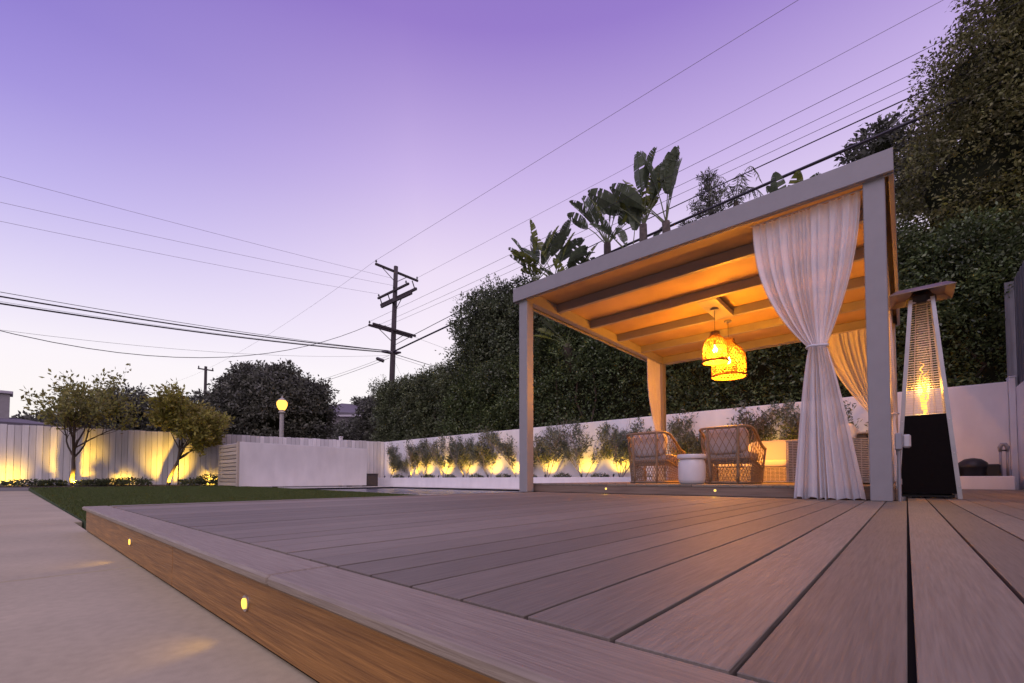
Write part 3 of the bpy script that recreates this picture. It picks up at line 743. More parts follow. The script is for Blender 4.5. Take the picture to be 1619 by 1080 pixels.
# ------------------------------------------------------------------ white walls
gw = box('garden_wall', 'plaster', (-20.45, 1.52, 12.90, 13.10, -.5, 2.10), b=.01)
tag(gw, 'long white plastered garden wall behind the planter and pergola', 'wall')
pw = thing('planter', 'long low white planter with olive shrubs along the wall', 'planter')
box('front_wall', 'plaster', (-20.3, 1.5, 12.30, 12.42, -.5, .25), pw, b=.01)
so_ = MB()
nx_ = 120
v = []; f = []
for i in range(nx_+1):
    for j in range(5):
        X = -20.3+21.8*i/nx_; Y = 12.421+.477*j/4
        v.append((X, Y, .205+.022*mnoise.noise(Vector((X*3, Y*7, 0)))))
for i in range(nx_):
    for j in range(4): f.append((i*5+j, (i+1)*5+j, (i+1)*5+j+1, i*5+j+1))
mesh_obj('planter_soil', v, f, 'soil', pw, smooth=True)
sw = box('return_wall', 'plaster', (1.62, 1.82, 2.0, 13.1, -.5, 1.98), b=.01); tag(sw, 'white return wall at the right edge behind the valve', 'wall')  # extended out of view towards the camera to shade the right corner
pi_ = thing('wall_pier', 'white stepped wall pier at the right end of the garden wall', 'wall pier')
box('shaft', 'plaster', (1.525, 1.615, 12.86, 13.12, -.5, 2.16), pi_, b=.008)
box('cap', 'plaster', (1.515, 1.625, 12.85, 13.13, 2.162, 2.19), pi_, b=.008)
gf = thing('grey_board_fence', 'dark grey upright board fence above the white wall at the right edge', 'fence')
bd = bd2 = None
for i in range(70):  # side run, mostly unseen, added to keep fill light off the right corner
    if bd is None: bd = MB().box(0, .022, 0, .135, 0, 2.15, b=.003).build('board', 'greyboard', gf); o = bd
    else: o = link(bd.copy(), gf)
    o.location = (1.66+(i % 2)*.012, 12.9-i*.14, 1.985)
for i in range(6):
    if bd2 is None: bd2 = MB().box(0, .135, 0, .022, 0, 2.3, b=.003).build('board', 'greyboard', gf); o = bd2
    else: o = link(bd2.copy(), gf)
    o.location = (1.545+i*.14, 13.16+(i % 2)*.012, 1.83)
box('rail', 'greyboard', (1.697, 1.74, 3.1, 13.0, 2.3, 2.4), gf, b=.003)

# pool equipment on the planter
eq = thing('equipment_cover', 'black domed equipment cover with square housing on the planter', 'equipment cover', (.98, 12.58, .21))
MB().lathe([(.22, 0), (.215, .20), (.23, .205), (.235, .23), (.20, .31), (.12, .375), (.03, .395)], 28).build('dome', 'black', eq, smooth=True)
box('housing', 'black', (.12, .36, -.13, .12, 0, .27), eq, b=.02)
vl = thing('backflow_valve', 'grey upright twin pipe valve beside the black equipment cover', 'valve', (1.40, 12.60, .2))
for sx in (-.045, .045): MB().tube([(sx, 0, 0), (sx, 0, .55)], .020, 10).build('pipe', 'conduit', vl, smooth=True)
MB().tube([(-.045, 0, .52), (-.05, 0, .60), (-.02, 0, .66), (.02, 0, .66), (.05, 0, .60), (.045, 0, .52)], [.024, .034, .036, .036, .034, .024], 10).build('valve_body', 'conduit', vl, smooth=True)
MB().tube([(-.03, -.04, .54), (.03, -.04, .54)], .014, 8).build('handle', 'black', vl)

# ------------------------------------------------------------------ white board fence, equipment enclosure
FA = Vector((-23.72, -.22, 0)); FD = Vector((.25984, .96565, 0)); FN = Vector((.96565, -.25984, 0))
fn = thing('board_fence', 'tall white vertical board fence closing the back of the yard', 'fence')
fang = math.atan2(FD.y, FD.x)
bp_ = [MB().box(0, .1735, -.012, .012, 0, 2.2, b=.007).build('board', 'fence', fn)]
first = True
for i in range(-38, 75):
    s = i*.1805
    o = bp_[0] if first else link(bp_[0].copy(), fn); first = False
    p = FA + FD*s + FN*random.uniform(-.003, .003)
    o.location = (p.x, p.y, -.09+random.uniform(-.012, .012)); o.rotation_euler = (random.uniform(-.002, .002), 0, fang)
for z in (.2, 1.7):
    a = FA + FD*-6.8 - FN*.06; o = MB().box(0, 20.3, -.02, .02, 0, .09).build('rail', 'fence', fn); o.location = (a.x, a.y, z); o.rotation_euler = (0, 0, fang)
a = FA + FD*-6.8 - FN*.03; o = MB().box(0, 20.3, -.004, .004, -.05, 2.06).build('backing', 'darkbox', fn); o.location = (a.x, a.y, 0); o.rotation_euler = (0, 0, fang)
pc = thing('gate_post', 'small white post cap standing above the white board fence', 'post', (-20.98, 10.9, 0))
box('shaft', 'plaster', (-.07, .07, -.07, .07, -.2, 2.24), pc, b=.008); box('cap', 'plaster', (-.085, .085, -.085, .085, 2.242, 2.29), pc, b=.008)

en = thing('equipment_enclosure', 'white pool equipment enclosure with slatted end in front of the fence', 'enclosure')
box('front_panel', 'plaster', (-18.53, -18.45, 5.66, 10.85, -.10, 1.57), en, b=.006)
box('corner_post', 'slat', (-18.56, -18.45, 5.58, 5.655, -.10, 1.58), en, b=.004)
box('corner_post', 'slat', (-20.66, -20.58, 5.58, 5.655, -.10, 1.55), en, b=.004)
box('top_panel', 'plaster', (-20.6, -18.535, 5.68, 10.85, 1.50, 1.54), en, b=.004)
box('backing', 'darkbox', (-20.57, -18.57, 5.70, 5.72, -.10, 1.50), en, b=0)
sl = None
for i in range(11):
    if sl is None: sl = MB().box(-20.575, -18.565, 5.60, 5.63, 0, .122, b=.004).build('slat', 'slat', en); o = sl
    else: o = link(sl.copy(), en)
    o.location = (0, 0, -.06+i*.145)
bx_ = thing('storage_bench', 'dark brown storage box between the white enclosure and the planter', 'storage box', (-18.5, 11.2, 0))
box('body', 'darkbox', (-.45, .02, -.30, .25, -.16, .40), bx_, b=.01); box('lid', 'darkbox', (-.47, .04, -.31, .27, .402, .44), bx_, b=.008)

# ------------------------------------------------------------------ spotlights
def spotlight(label, x_, y_, z_, target, en_, size=75, group=None):
    t = thing('garden_spotlight', label, 'spotlight', (x_, y_, z_), group=group)
    d = (Vector(target)-Vector((x_, y_, z_+.10))).normalized()
    MB().tube([(0, 0, -.02), (0, 0, .07)], .007, 6).build('stake', 'black', t)
    c = Vector((0, 0, .10)); MB().tube([c-d*.05, c-d*.02, c+d*.035], [.020, .028, .030], 12).build('housing', 'black', t, smooth=True)
    MB().tube([c+d*.030, c+d*.0365], .024, 12).build('lens', 'spotlens', t)
    p = c+d*.06; lamp('SPOT', 'spot_beam', t, p, en_, WARM, p+d, size, .9, .02)

# olive shrubs in the planter
def olive_variant(seed):
    rg = np.random.default_rng(seed); stems = MB(); T = []; D = []
    for k in range(rg.integers(3, 6)):
        a = rg.random()*6.283; d = Vector((math.cos(a)*.55, math.sin(a)*.18, 1))
        m, tw, td = grow_tree(rg, 3, (math.cos(a)*.03, math.sin(a)*.02, -.03), d, rg.uniform(1.15, 1.5), .015, spread=.75, up=.40, kids=(8, 5), shrink=.44, start=.30, wob=.12, basal=True)
        stems.add(m.v, m.f); T.append(tw); D.append(td)
    T = np.concatenate(T); D = np.concatenate(D); T[:, 1] = np.clip(T[:, 1], -.22, .15)
    s = MB(); s.v, s.f = stems.v, stems.f
    return s, twig_leaves(rg, T, D, 2, .105, .28, .06)
ov = []
for sd_ in (11, 23, 37, 51, 77):
    s, lv_ = olive_variant(sd_)
    st_o = s.build('stem', 'palebark'); lf_o = quads_obj('foliage', lv_, 'olive'); ov.append((st_o.data, lf_o.data))
    bpy.data.objects.remove(st_o); bpy.data.objects.remove(lf_o)
OL = [(-19.4, .86), (-17.6, .92), (-16.72, .95), (-15.19, 1.0), (-13.84, .98), (-12.37, 1.03), (-10.97, 1.0), (-9.58, 1.02), (-8.06, 1.05), (-6.72, 1.0), (-4.95, .92), (-3.45, 1.03), (-2.15, 1.08), (-1.15, .9)]
ORD = ['first', 'second', 'third', 'fourth', 'fifth', 'sixth', 'seventh', 'eighth', 'ninth', 'tenth', 'eleventh', 'twelfth', 'thirteenth', 'fourteenth']
EN = [5, 9, 9, 16, 10, 13, 11, 10, 11, 13, 6, 7, 11, 6]
for i, (X, k) in enumerate(OL):
    t = thing('olive_shrub', f'multi stemmed grey green olive shrub in the white planter, {ORD[i]} from the fence corner', 'olive shrub', (X, 12.70, .2), 0, 'olive shrubs in the planter')
    sm, lm = ov[(i*3+1) % 5]
    kz = k*random.uniform(.95, 1.06)
    for nm, me in (('stem', sm), ('foliage', lm)):
        o = bpy.data.objects.new(nm, me); link(o, t)
    t.scale = (k*(1 if i % 2 else -1)*1.05, k, kz)
    off = random.uniform(.08, .22)*(1 if i % 3 else -1)
    spotlight(f'small lit garden spotlight at the foot of the {ORD[i]} olive shrub from the fence corner', X+off, 12.46, .21, (X+off*.5, 12.90, 1.15), EN[i]*4.2, 130, 'spotlights in the planter')
# ground cover tufts between them
def tuft_mesh(seed, n=260, r=.26, h=.16, size=.07):
    rg = np.random.default_rng(seed); a = rg.uniform(0, 6.283, n); q = np.sqrt(rg.random(n))*r
    P = np.stack([np.cos(a)*q, np.sin(a)*q*.6, rg.random(n)*h*(1-(q/r)**2*.7)], 1); D = np.stack([np.cos(a)*.6, np.sin(a)*.6, .7+0*a], 1)+rg.normal(size=(n, 3))*.4
    return leaf_quads(P, D, size*rg.uniform(.6, 1.4, n), size*.3*rg.uniform(.7, 1.3, n), rg)
tf = []
for sd_ in (1, 2, 3):
    o = quads_obj('tuft_leaves', tuft_mesh(sd_), 'hedge'); tf.append(o.data); bpy.data.objects.remove(o)
TX = [-18.5, -16.1, -14.6, -13.0, -11.6, -10.2, -8.85, -7.35, -5.8, -4.2]
for i, X in enumerate(TX):
    o = bpy.data.objects.new('ground_cover', tf[i % 3]); link(o); o.location = (X, 12.56+random.uniform(-.04, .05), .205); o.rotation_euler = (0, 0, random.random()*.6-.3 + (math.pi if i % 2 else 0))
    o.scale = (random.uniform(.8, 1.25),)*3
    tag(o, f'low dark green tuft in the planter, {ORD[i]} from the fence corner', 'ground cover', 'ground cover tufts in the planter')

# ------------------------------------------------------------------ young trees and small plants along the fence
def fpos(s, off, z=-.085): p = FA + FD*s + FN*off; return (p.x, p.y, z)
def young_tree(label, loc, seed, trunk, r0, mleaf, per, lsize, **kw):
    rg = np.random.default_rng(seed); t = thing('young_tree', label, 'tree', loc)
    m, tw, td = grow_tree(rg, 4, (0, 0, -.05), kw.pop('lean', (.05, .02, 1)), trunk, r0, **kw)
    m.build('trunk', 'bark', t, smooth=True)
    quads_obj('crown', twig_leaves(rg, tw, td, per, lsize, .48, .07), mleaf, t)
    return t
young_tree('open crowned young tree with sparse leaves, left of the two uplit trees', (-22.31, 1.55, -.085), 5, 1.75, .08, 'young', 2, .15,
           lean=(.10, .12, 1), spread=.90, up=.40, kids=(8, 5, 4), shrink=.75, start=.6, wob=.15)
young_tree('denser yellow green young tree, right of the two uplit trees', (-21.62, 4.15, -.085), 9, 1.85, .070, 'young2', 4, .155,
           lean=(.02, .10, 1), spread=.85, up=.28, kids=(9, 6, 5), shrink=.68, start=.55, wob=.13)
tk = tag(MB().tube([(-21.54, 4.45, -.12), (-21.53, 4.46, 1.75)], .022, 8).build('tree_stake', 'bark'), 'slim wooden stake standing beside the yellow green tree', 'stake')
def leafy_plant(label, loc, seed, r, h, n=420):
    rg = np.random.default_rng(seed); t = thing('leafy_plant', label, 'plant', loc, group='small plants at the fence foot')
    m = MB()
    for k in range(7):
        a = rg.random()*6.283; m.tube([(0, 0, -.02), (math.cos(a)*r*.5, math.sin(a)*r*.5, h*.6), (math.cos(a)*r*.8, math.sin(a)*r*.8, h)], .005, 4, cap=False)
    m.build('stem', 'petiole', t)
    a = rg.uniform(0, 6.283, n); q = np.sqrt(rg.random(n))*r
    P = np.stack([np.cos(a)*q, np.sin(a)*q, h*(.15+rg.random(n)*.9*(1-.4*(q/r)))], 1); D = np.stack([np.cos(a), np.sin(a), .5+0*a], 1)+rg.normal(size=(n, 3))*.5
    quads_obj('foliage', leaf_quads(P, D, .10*rg.uniform(.6, 1.3, n), .055*rg.uniform(.7, 1.3, n), rg), 'hedge', t)
for i, (s, off, r, h, lab) in enumerate([
        (-.35, .75, .45, .22, 'low dark plant at the far left edge below the fence'), (.95, .95, .55, .26, 'spreading dark plant left of the sparse young tree'),
        (1.55, .85, .35, .24, 'small dark plant just left of the sparse tree trunk'), (2.55, .95, .40, .25, 'small plant just right of the sparse tree trunk'),
        (3.1, .8, .42, .30, 'plant in front of the low glow between the two trees'), (3.75, .85, .50, .34, 'wide leafy plant left of the yellow green tree'),
        (5.55, .8, .42, .30, 'dark plant just right of the yellow green tree'), (6.1, .7, .42, .48, 'taller leafy plant lit from behind beside the slatted enclosure'),
        (6.55, .95, .35, .26, 'low plant touching the slatted end of the enclosure')]):
    leafy_plant(lab, fpos(s, off), 60+i, r, h)
def fspot(lab, s, off, tgt_s, tgt_off, tz, en_, size=80):
    p = fpos(s, off); spotlight(lab, p[0], p[1], -.08, fpos(tgt_s, tgt_off, tz), en_, size, 'spotlights along the fence')
fspot('lit garden spotlight at the far left below the fence', .25, .62, .25, 0, .35, 80, 100)
fspot('lit garden spotlight in front of the sparse young tree', 2.12, 1.20, 1.98, 0, .8, 380, 76)
fspot('lit garden spotlight among plants between the two trees', 3.25, .50, 3.3, 0, .12, 45, 105)
fspot('lit garden spotlight in front of the yellow green tree', 4.85, 1.20, 4.72, 0, .8, 380, 76)
fspot('lit garden spotlight behind the plant beside the slatted enclosure', 6.12, .42, 6.12, 0, .2, 45, 105)

# ------------------------------------------------------------------ hedges and trees behind the wall
def hedge(name, label, cat, x0, x1, y0, y1, ztop, n, leaf, seed, size=.11, per=9, spread=.13, ends=(True, True), lump=.30, zbase=1.6, group=None, dens=230):
    """clipped-wild hedge: lumpy skin of leaf sprays over a dark inner mass"""
    rg = np.random.default_rng(seed); t = thing(name, label, cat, (0, 0, 0), group=group)
    zt = ztop if callable(ztop) else (lambda X: ztop)
    nz = lambda X, Z, k: mnoise.noise(Vector((X*.55+seed, Z*.55, k)))*lump + mnoise.noise(Vector((X*1.6+seed, Z*1.6, k+9)))*lump*.55
    tfs = []
    A_f = (x1-x0)*(zt((x0+x1)/2)-zbase); A_t = (x1-x0)*(y1-y0); A_e = (y1-y0)*(zt(x0)-zbase)
    for kind, cnt in (('f', A_f), ('t', A_t), ('l', A_e if ends[0] else 0), ('r', A_e if ends[1] else 0)):
        for _ in range(int(n*cnt/(A_f+A_t+A_e))):
            a, b = rg.random(), rg.random(); rr = rg.uniform(.16, .40)+.35*rg.random()**4
            if kind == 'f':
                X = x0+(x1-x0)*a; Z = zbase+(zt(X)-zbase)*b; c = (X, y0-nz(X, Z, 1)+.12 + .35*max(0, b-.9)/.1, Z)
            elif kind == 't':
                X = x0+(x1-x0)*a; Y = y0+(y1-y0)*b; c = (X, Y, zt(X)+nz(X, Y, 5)*1.5-.15)
            else:
                Y = y0+(y1-y0)*a; X = x0 if kind == 'l' else x1; Z = zbase+(zt(X)-zbase)*b; c = (X+(-1 if kind == 'l' else 1)*(nz(Y, Z, 3)-.1), Y, Z)
            tfs.append(c + (rr*rg.uniform(.9, 1.5), rr*rg.uniform(.7, 1.0), rr*rg.uniform(.7, 1.2)))
    quads_obj('foliage', tuft_leaves(rg, tfs, dens, size, spread=.06, per=per), leaf, t)
    # solid dark filler added behind the leaves to stop sky showing through
    nx_, nz_ = max(8, int((x1-x0)/.4)), 16
    v = []; f = []
    for i in range(nx_+1):
        X = x0+.25+(x1-x0-.5)*i/nx_
        for j in range(nz_+1):
            Z = zbase-1.6+(zt(X)-.35-zbase+1.6)*j/nz_; v.append((X, y0+.30-nz(X, Z, 1)*.9, Z))
        for j in range(5):
            Y = y0+.35+(y1-y0-.4)*j/4; v.append((X, Y, zt(X)-.35+nz(X, Y, 5)*1.2))
        v.append((X, y1, zbase-1.6))
    w_ = nz_+7
    for i in range(nx_):
        for j in range(w_-1): f.append((i*w_+j, (i+1)*w_+j, (i+1)*w_+j+1, i*w_+j+1))
    f += [tuple(range(w_)), tuple(nx_*w_+j for j in range(w_))[::-1]]
    mesh_obj('dark_core', v, f, 'core', t, smooth=True)
    for k in range(max(3, int((x1-x0)/1.4))):
        X = x0+.4+(x1-x0-.8)*rg.random(); pts = [(X, y0+.7, -.4)]
        for q in range(1, 6): pts.append((X+rg.normal()*.10*q, y0+.42-.06*q*rg.random(), -.4+(zt(X)-.5)*q/5))
        MB().tube(pts, [.07, .06, .05, .04, .03, .015], 5).build('stem', 'bark', t, smooth=True)
    return t
sm_ = lambda a, b, x: (lambda k: k*k*(3-2*k))(min(1, max(0, (x-a)/(b-a))))
hedge('hedge', 'lower clipped dark hedge left of the tall ficus behind the garden wall', 'hedge', -22.6, -16.2, 13.75, 15.6, 5.25, 520, 'hedge', 31, size=.11, per=6, dens=170, ends=(True, False), zbase=1.7)
ft = thing('ficus_tree', 'tall dense dark ficus rising above the hedge left of the pergola', 'tree', (0, 0, 0))
lob = [(-14.5, 15.2, 7.2, 2.2, 1.5, 2.1), (-15.6, 15.0, 5.4, 1.6, 1.4, 1.8), (-12.6, 15.2, 7.0, 2.0, 1.5, 1.8), (-11.2, 15.3, 6.4, 1.8, 1.4, 1.7), (-13.4, 15.0, 4.6, 2.6, 1.4, 2.2), (-15.0, 15.2, 7.6, 1.1, 1.0, 1.1), (-13.2, 15.4, 8.2, 1.2, 1., .95), (-9.6, 15.4, 5.6, 1.7, 1.3, 1.6)]
rgf = np.random.default_rng(41); tfs = sub_lobes(rgf, lob, 620, .30, .62)
Pb, Nb = lobes_points(rgf, [l[:3]+tuple(q*.88 for q in l[3:]) for l in lob], 2600, .1)
quads_obj('crown', np.concatenate([tuft_leaves(rgf, tfs, 140, .125, spread=.07, per=6), clump_leaves(rgf, Pb, Nb, 9, .18, .13)]), 'ficus', ft); blob_core('dark_core', lob, .70, ft, 2)
MB().tube([(-13.5, 15.2, -.6), (-13.4, 15.2, 2), (-13.3, 15.2, 5)], [.35, .28, .15], 10).build('trunk', 'bark', ft, smooth=True)
hedge('hedge', 'climber covered dark hedge directly behind the ficus foot and pergola', 'hedge', -16.6, -.2, 13.75, 15.2, lambda X: 4.9+1.5*sm_(-12, -9.5, X)-.3*sm_(-9, -2, X), 1150, 'ivy', 47, size=.10, per=6, dens=170, ends=(False, True), lump=.36, zbase=1.7)
hedge('climber_hedge', 'ivy green hedge lit faintly behind the patio heater', 'hedge', -.4, 2.3, 13.55, 15.2, 5.6, 320, 'ivy', 53, size=.085, per=6, dens=260, ends=(False, False), lump=.36, zbase=1.7)
tt = thing('tall_tree', 'huge leafy evergreen tree filling the upper right corner', 'tree', (0, 0, 0))
lob = [(1.5, 15.3, 7.0, 1.7, 1.5, 2.3), (2.9, 15.2, 8.6, 2.0, 1.6, 2.6), (1.7, 15.6, 9.6, 1.35, 1.3, 1.9), (4.2, 15.0, 10.5, 2.2, 1.7, 2.4), (2.7, 15.6, 11.4, 1.5, 1.4, 1.6), (4.2, 15.0, 6.8, 1.8, 1.5, 2.2), (5.6, 15.5, 12.2, 2.2, 1.6, 2.0), (2.2, 15.0, 5.6, 2.1, 1.3, 1.6)]
rgt = np.random.default_rng(43); tfs = sub_lobes(rgt, lob, 1150, .26, .62); P = np.array([t[:3] for t in tfs])
Pb, Nb = lobes_points(rgt, [l[:3]+tuple(q*.86 for q in l[3:]) for l in lob], 7500, .1)
quads_obj('crown', np.concatenate([tuft_leaves(rgt, tfs, 170, .085, spread=.06, per=6), clump_leaves(rgt, Pb, Nb, 9, .16, .095)]), 'tallleaf', tt); blob_core('dark_core', lob, .58, tt, 5)
sel = (P[:, 1] < 15.0) & (np.abs(P[:, 0]-1.15) < .9) & (np.abs(P[:, 2]-6.1) < 1.0)
if sel.sum() > 3: quads_obj('yellowing_spray', tuft_leaves(rgt, [t for t, k in zip(tfs, sel) if k], 90, .10, spread=.08, per=4), 'yellowleaf', tt)['kind'] = 'stuff'
MB().tube([(2.8, 15.4, -.6), (2.7, 15.4, 3), (2.9, 15.3, 7), (3.2, 15.3, 11)], [.35, .3, .2, .1], 10).build('trunk', 'bark', tt, smooth=True)

def lobe_tree(name, label, lobes, n, leaf, seed, size, per=9, spread=.18, trunk=True, group=None, core=.84, rough=.18, tuft=1.):
    t = thing(name, label, 'tree', (lobes[0][0], lobes[0][1], -.6), group=group); c0 = np.array([lobes[0][0], lobes[0][1], -.6])
    lb = [tuple(np.array(l[:3])-c0)+tuple(l[3:]) for l in lobes]
    rg = np.random.default_rng(seed); tfs = sub_lobes(rg, lb, n//5, .30*tuft, .62*tuft)
    Pb, Nb = lobes_points(rg, [tuple(l[:3])+tuple(q*.88 for q in l[3:]) for l in lb], n//3, .1)
    quads_obj('crown', np.concatenate([tuft_leaves(rg, tfs, 75/tuft**2, size, spread=.09, per=5), clump_leaves(rg, Pb, Nb, 8, .2, size)]), leaf, t); blob_core('dark_core', lb, core*.84, t, seed)
    if trunk: MB().tube([(0, 0, 0), (.1, 0, lb[0][2]*.5), (0, .1, lb[0][2])], [.25, .2, .1], 8).build('trunk', 'bark', t, smooth=True)
    return t
lobe_tree('round_tree', 'big round dark tree behind the fence and street lamp', [(-31.6, 11.9, 4.6, 3.0, 2.6, 2.7), (-30.1, 13.2, 4.3, 1.7, 1.7, 2.3), (-33.4, 10.2, 4.5, 2.1, 2.0, 2.2), (-32.4, 11.0, 6.4, 1.6, 1.5, 1.3), (-30.6, 12.6, 6.0, 1.4, 1.5, 1.1), (-33.6, 10.0, 6.0, 1.1, 1.1, 1.2), (-33.2, 10.5, 7.0, .7, .7, .9), (-31.2, 12.2, 7.1, .8, .8, .75), (-29.6, 13.8, 5.9, .8, .8, .9)], 3600, 'farleaf', 61, .22, per=9, spread=.2)
lobe_tree('far_tree', 'dark tree beyond the fence between the two young trees', [(-36.5, 5.0, 4.2, 1.6, 1.6, 1.7), (-37.2, 3.4, 3.0, 1.3, 1.4, 1.3), (-36, 6.6, 3.3, 1.3, 1.4, 1.4)], 1100, 'farleaf', 62, .22, per=8, spread=.24, core=.6)
lobe_tree('far_tree', 'dark tree behind the yellow green tree beside the round tree', [(-38, 9.6, 4.7, 1.6, 1.8, 1.7), (-38.5, 8.0, 4.2, 1.4, 1.5, 1.5)], 700, 'farleaf', 68, .22, core=.6)
lobe_tree('far_tree', 'loose tree between the distant house and the lower hedge', [(-28.5, 17.3, 4.2, 1.2, 1.2, 1.7), (-26.6, 17.6, 3.6, 1.4, 1.3, 2.0), (-29.6, 18.8, 4.6, 1.3, 1.3, 1.2)], 1300, 'farleaf', 63, .2, per=8, spread=.2, core=.7)
lobe_tree('far_tree', 'low hazy tree line piece far left above the house roof', [(-46, 2.2, 3.4, 3.2, 2.0, 1.4), (-47, 6.5, 3.6, 2.6, 2.0, 1.5)], 900, 'farleaf', 64, .3, per=8, spread=.3, core=.8)
lobe_tree('far_tree', 'tree rising behind the roof of the distant house', [(-47, 27.5, 7.6, 2.4, 2, 2.0), (-45.2, 29.5, 7.4, 2.2, 2, 2.2)], 900, 'farleaf', 65, .3, per=8, spread=.3, core=.7)
lobe_tree('far_tree', 'dark leafy tree edge above the pergola corner beside the tall evergreen', [(-.45, 20.2, 11.7, .95, .9, 1.0), (-.95, 20.4, 10.6, .9, .9, .9), (.4, 20.0, 10.2, 1.0, .9, 1.2)], 520, 'farleaf', 66, .19, per=8, spread=.2, core=.55)
lobe_tree('shrub_mass', 'dark clipped shrub in front of the distant house', [(-38.0, 20.6, 4.1, 2.1, 1.4, 1.3), (-36.0, 22.3, 3.9, 1.7, 1.4, 1.3)], 900, 'farleaf', 67, .22, per=8, spread=.2, trunk=True, core=.86)

# ------------------------------------------------------------------ giant bird of paradise plants
def paddle_leaf(seed, L_=1.30, W_=.54):
    r = random.Random(seed); v = []; f = []; n_ = 15
    torn = [r.random() < .13 for _ in range(n_)], [r.random() < .13 for _ in range(n_)]
    droop = r.uniform(.10, .45)
    def mid(q): return Vector((0, L_*q*(1-.12*droop*q), -droop*L_*.35*q*q))
    for side in (-1, 1):
        for i in range(n_):
            q0, q1 = i/n_, (i+1)/n_
            if torn[0 if side < 0 else 1][i]: q1 -= .55/n_
            pts = []
            for q, e in ((q0, 0), (q1, 0), (q1, 1), (q0, 1)):
                wdt = W_*.5*math.sin(math.pi*min(1, (q*.93+.05)))**.62*e; c = mid(q)
                pts.append((side*wdt, c.y+wdt*.18, c.z+wdt*.42-.06*e*(r.random()*.6)))
            k = len(v); v += pts; f.append((k, k+1, k+2, k+3) if side < 0 else (k+3, k+2, k+1, k))
    m = MB(); m.add(v, f); m.tube([mid(q)+Vector((0, 0, -.004)) for q in np.linspace(0, 1, 6)], [.016, .014, .011, .008, .006, .003], 4)
    return m
PL = []
for sd_ in range(6):
    o = paddle_leaf(100+sd_).build('leaf', 'bop'); PL.append(o.data); bpy.data.objects.remove(o)
PLY = []
for sd_ in range(2):
    o = paddle_leaf(200+sd_).build('leaf', 'bopy'); PLY.append(o.data); bpy.data.objects.remove(o)
def bird_plant(label, base, top, nl, seed, fan, k=1., yellow=.15, elev=(24, 98)):
    r = random.Random(seed); t = thing('bird_of_paradise', label, 'plant', base, group='giant paddle leaved plants')
    b = Vector(base); tp = Vector(top)-b
    pts = [Vector((0, 0, 0)), tp*.4+Vector((r.uniform(-.1, .1), 0, 0)), tp*.75, tp]
    MB().tube(pts, [.17, .16, .17, .13], 9).build('trunk', 'dry', t, smooth=True)
    m = MB()
    for j in range(16):
        z = .55+.45*r.random(); p = tp*z; a = r.random()*6.283
        m.tube([p, p+Vector((math.cos(a)*.14, math.sin(a)*.14, .02)), p+Vector((math.cos(a)*.2, math.sin(a)*.2, -.22))], [.018, .012, .003], 4)
    m.build('dry_sheath', 'dry', t)
    for i in range(nl):
        el = R(elev[0]+(elev[1]-elev[0])*r.random()); sgn = 1 if i % 2 else -1
        d = Vector((math.cos(el)*math.cos(fan)*sgn, math.cos(el)*math.sin(fan)*sgn, math.sin(el))) + Vector((r.uniform(-.15, .15), r.uniform(-.25, .15), 0)); d.normalize()
        pl = r.uniform(.55, 1.15)*k; p0 = tp-Vector((0, 0, .12*r.random())); p1 = p0+d*pl*.6+Vector((0, 0, .12)); p2 = p0+d*pl+Vector((0, 0, .10))
        lf_ = bpy.data.objects.new('leaf', r.choice(PLY) if r.random() < yellow else r.choice(PL)); link(lf_, t)
        d2 = (d + Vector((0, 0, r.uniform(-.35, .25)))).normalized()
        q = d2.to_track_quat('Y', 'Z'); lf_.rotation_mode = 'QUATERNION'
        from mathutils import Quaternion
        lf_.rotation_quaternion = q @ Quaternion((0, 1, 0), r.uniform(-.9, .9)); lf_.location = p2
        s_ = k*r.uniform(.75, 1.12); lf_.scale = (s_, s_, s_)
        MB().tube([p0, p1, p2+d2*.03], [.024, .018, .013], 5, cap=False).build('stalk', 'petiole', lf_.parent)
bird_plant('paddle leaved plant with pale trunk, leftmost above the pergola beam', (-11.63, 14.5, 1.07), (-11.49, 14.5, 8.47), 11, 301, .25, 1.0)
bird_plant('paddle leaved plant with a yellowing leaf, second from left above the pergola beam', (-10.39, 14.5, 1.07), (-10.55, 14.5, 8.25), 10, 302, .2, 1.0, .3)
bird_plant('short paddle leaved plant low behind the beam, right of the leftmost pair', (-9.63, 14.5, 1.07), (-9.74, 14.5, 7.71), 6, 303, .3, .75, .3, (10, 60))
bird_plant('paddle leaved plant in the middle above the pergola beam', (-7.9, 14.5, 1.07), (-8.12, 14.5, 8.9), 12, 304, .3, 1.0)
bird_plant('tallest upright paddle leaved plant above the pergola beam', (-6.6, 14.5, 1.07), (-6.71, 14.5, 9.06), 11, 305, .15, 1.0, .3, (35, 100))
bird_plant('low paddle leaved plant with broad leaf at the foot of the tallest one', (-7.14, 14.5, 1.07), (-7.14, 14.5, 7.98), 6, 306, .5, .9, .1, (20, 80))
bird_plant('leaning paddle leaved plant reaching right with a drooping torn leaf', (-5.52, 14.5, 1.07), (-5.9, 14.5, 8.85), 8, 307, .2, 1.05, .15, (30, 88))
bird_plant('paddle leaf tips just showing above the beam near the curtain', (-2.38, 14.5, 1.07), (-2.38, 14.5, 7.06), 4, 308, .2, .8, .2, (50, 85))
bird_plant('small yellowing paddle leaved plant seen under the beam against the hedge', (-9.4, 14.2, 4.2), (-9.35, 13.62, 5.2), 6, 309, .3, .72, .7, (5, 75))

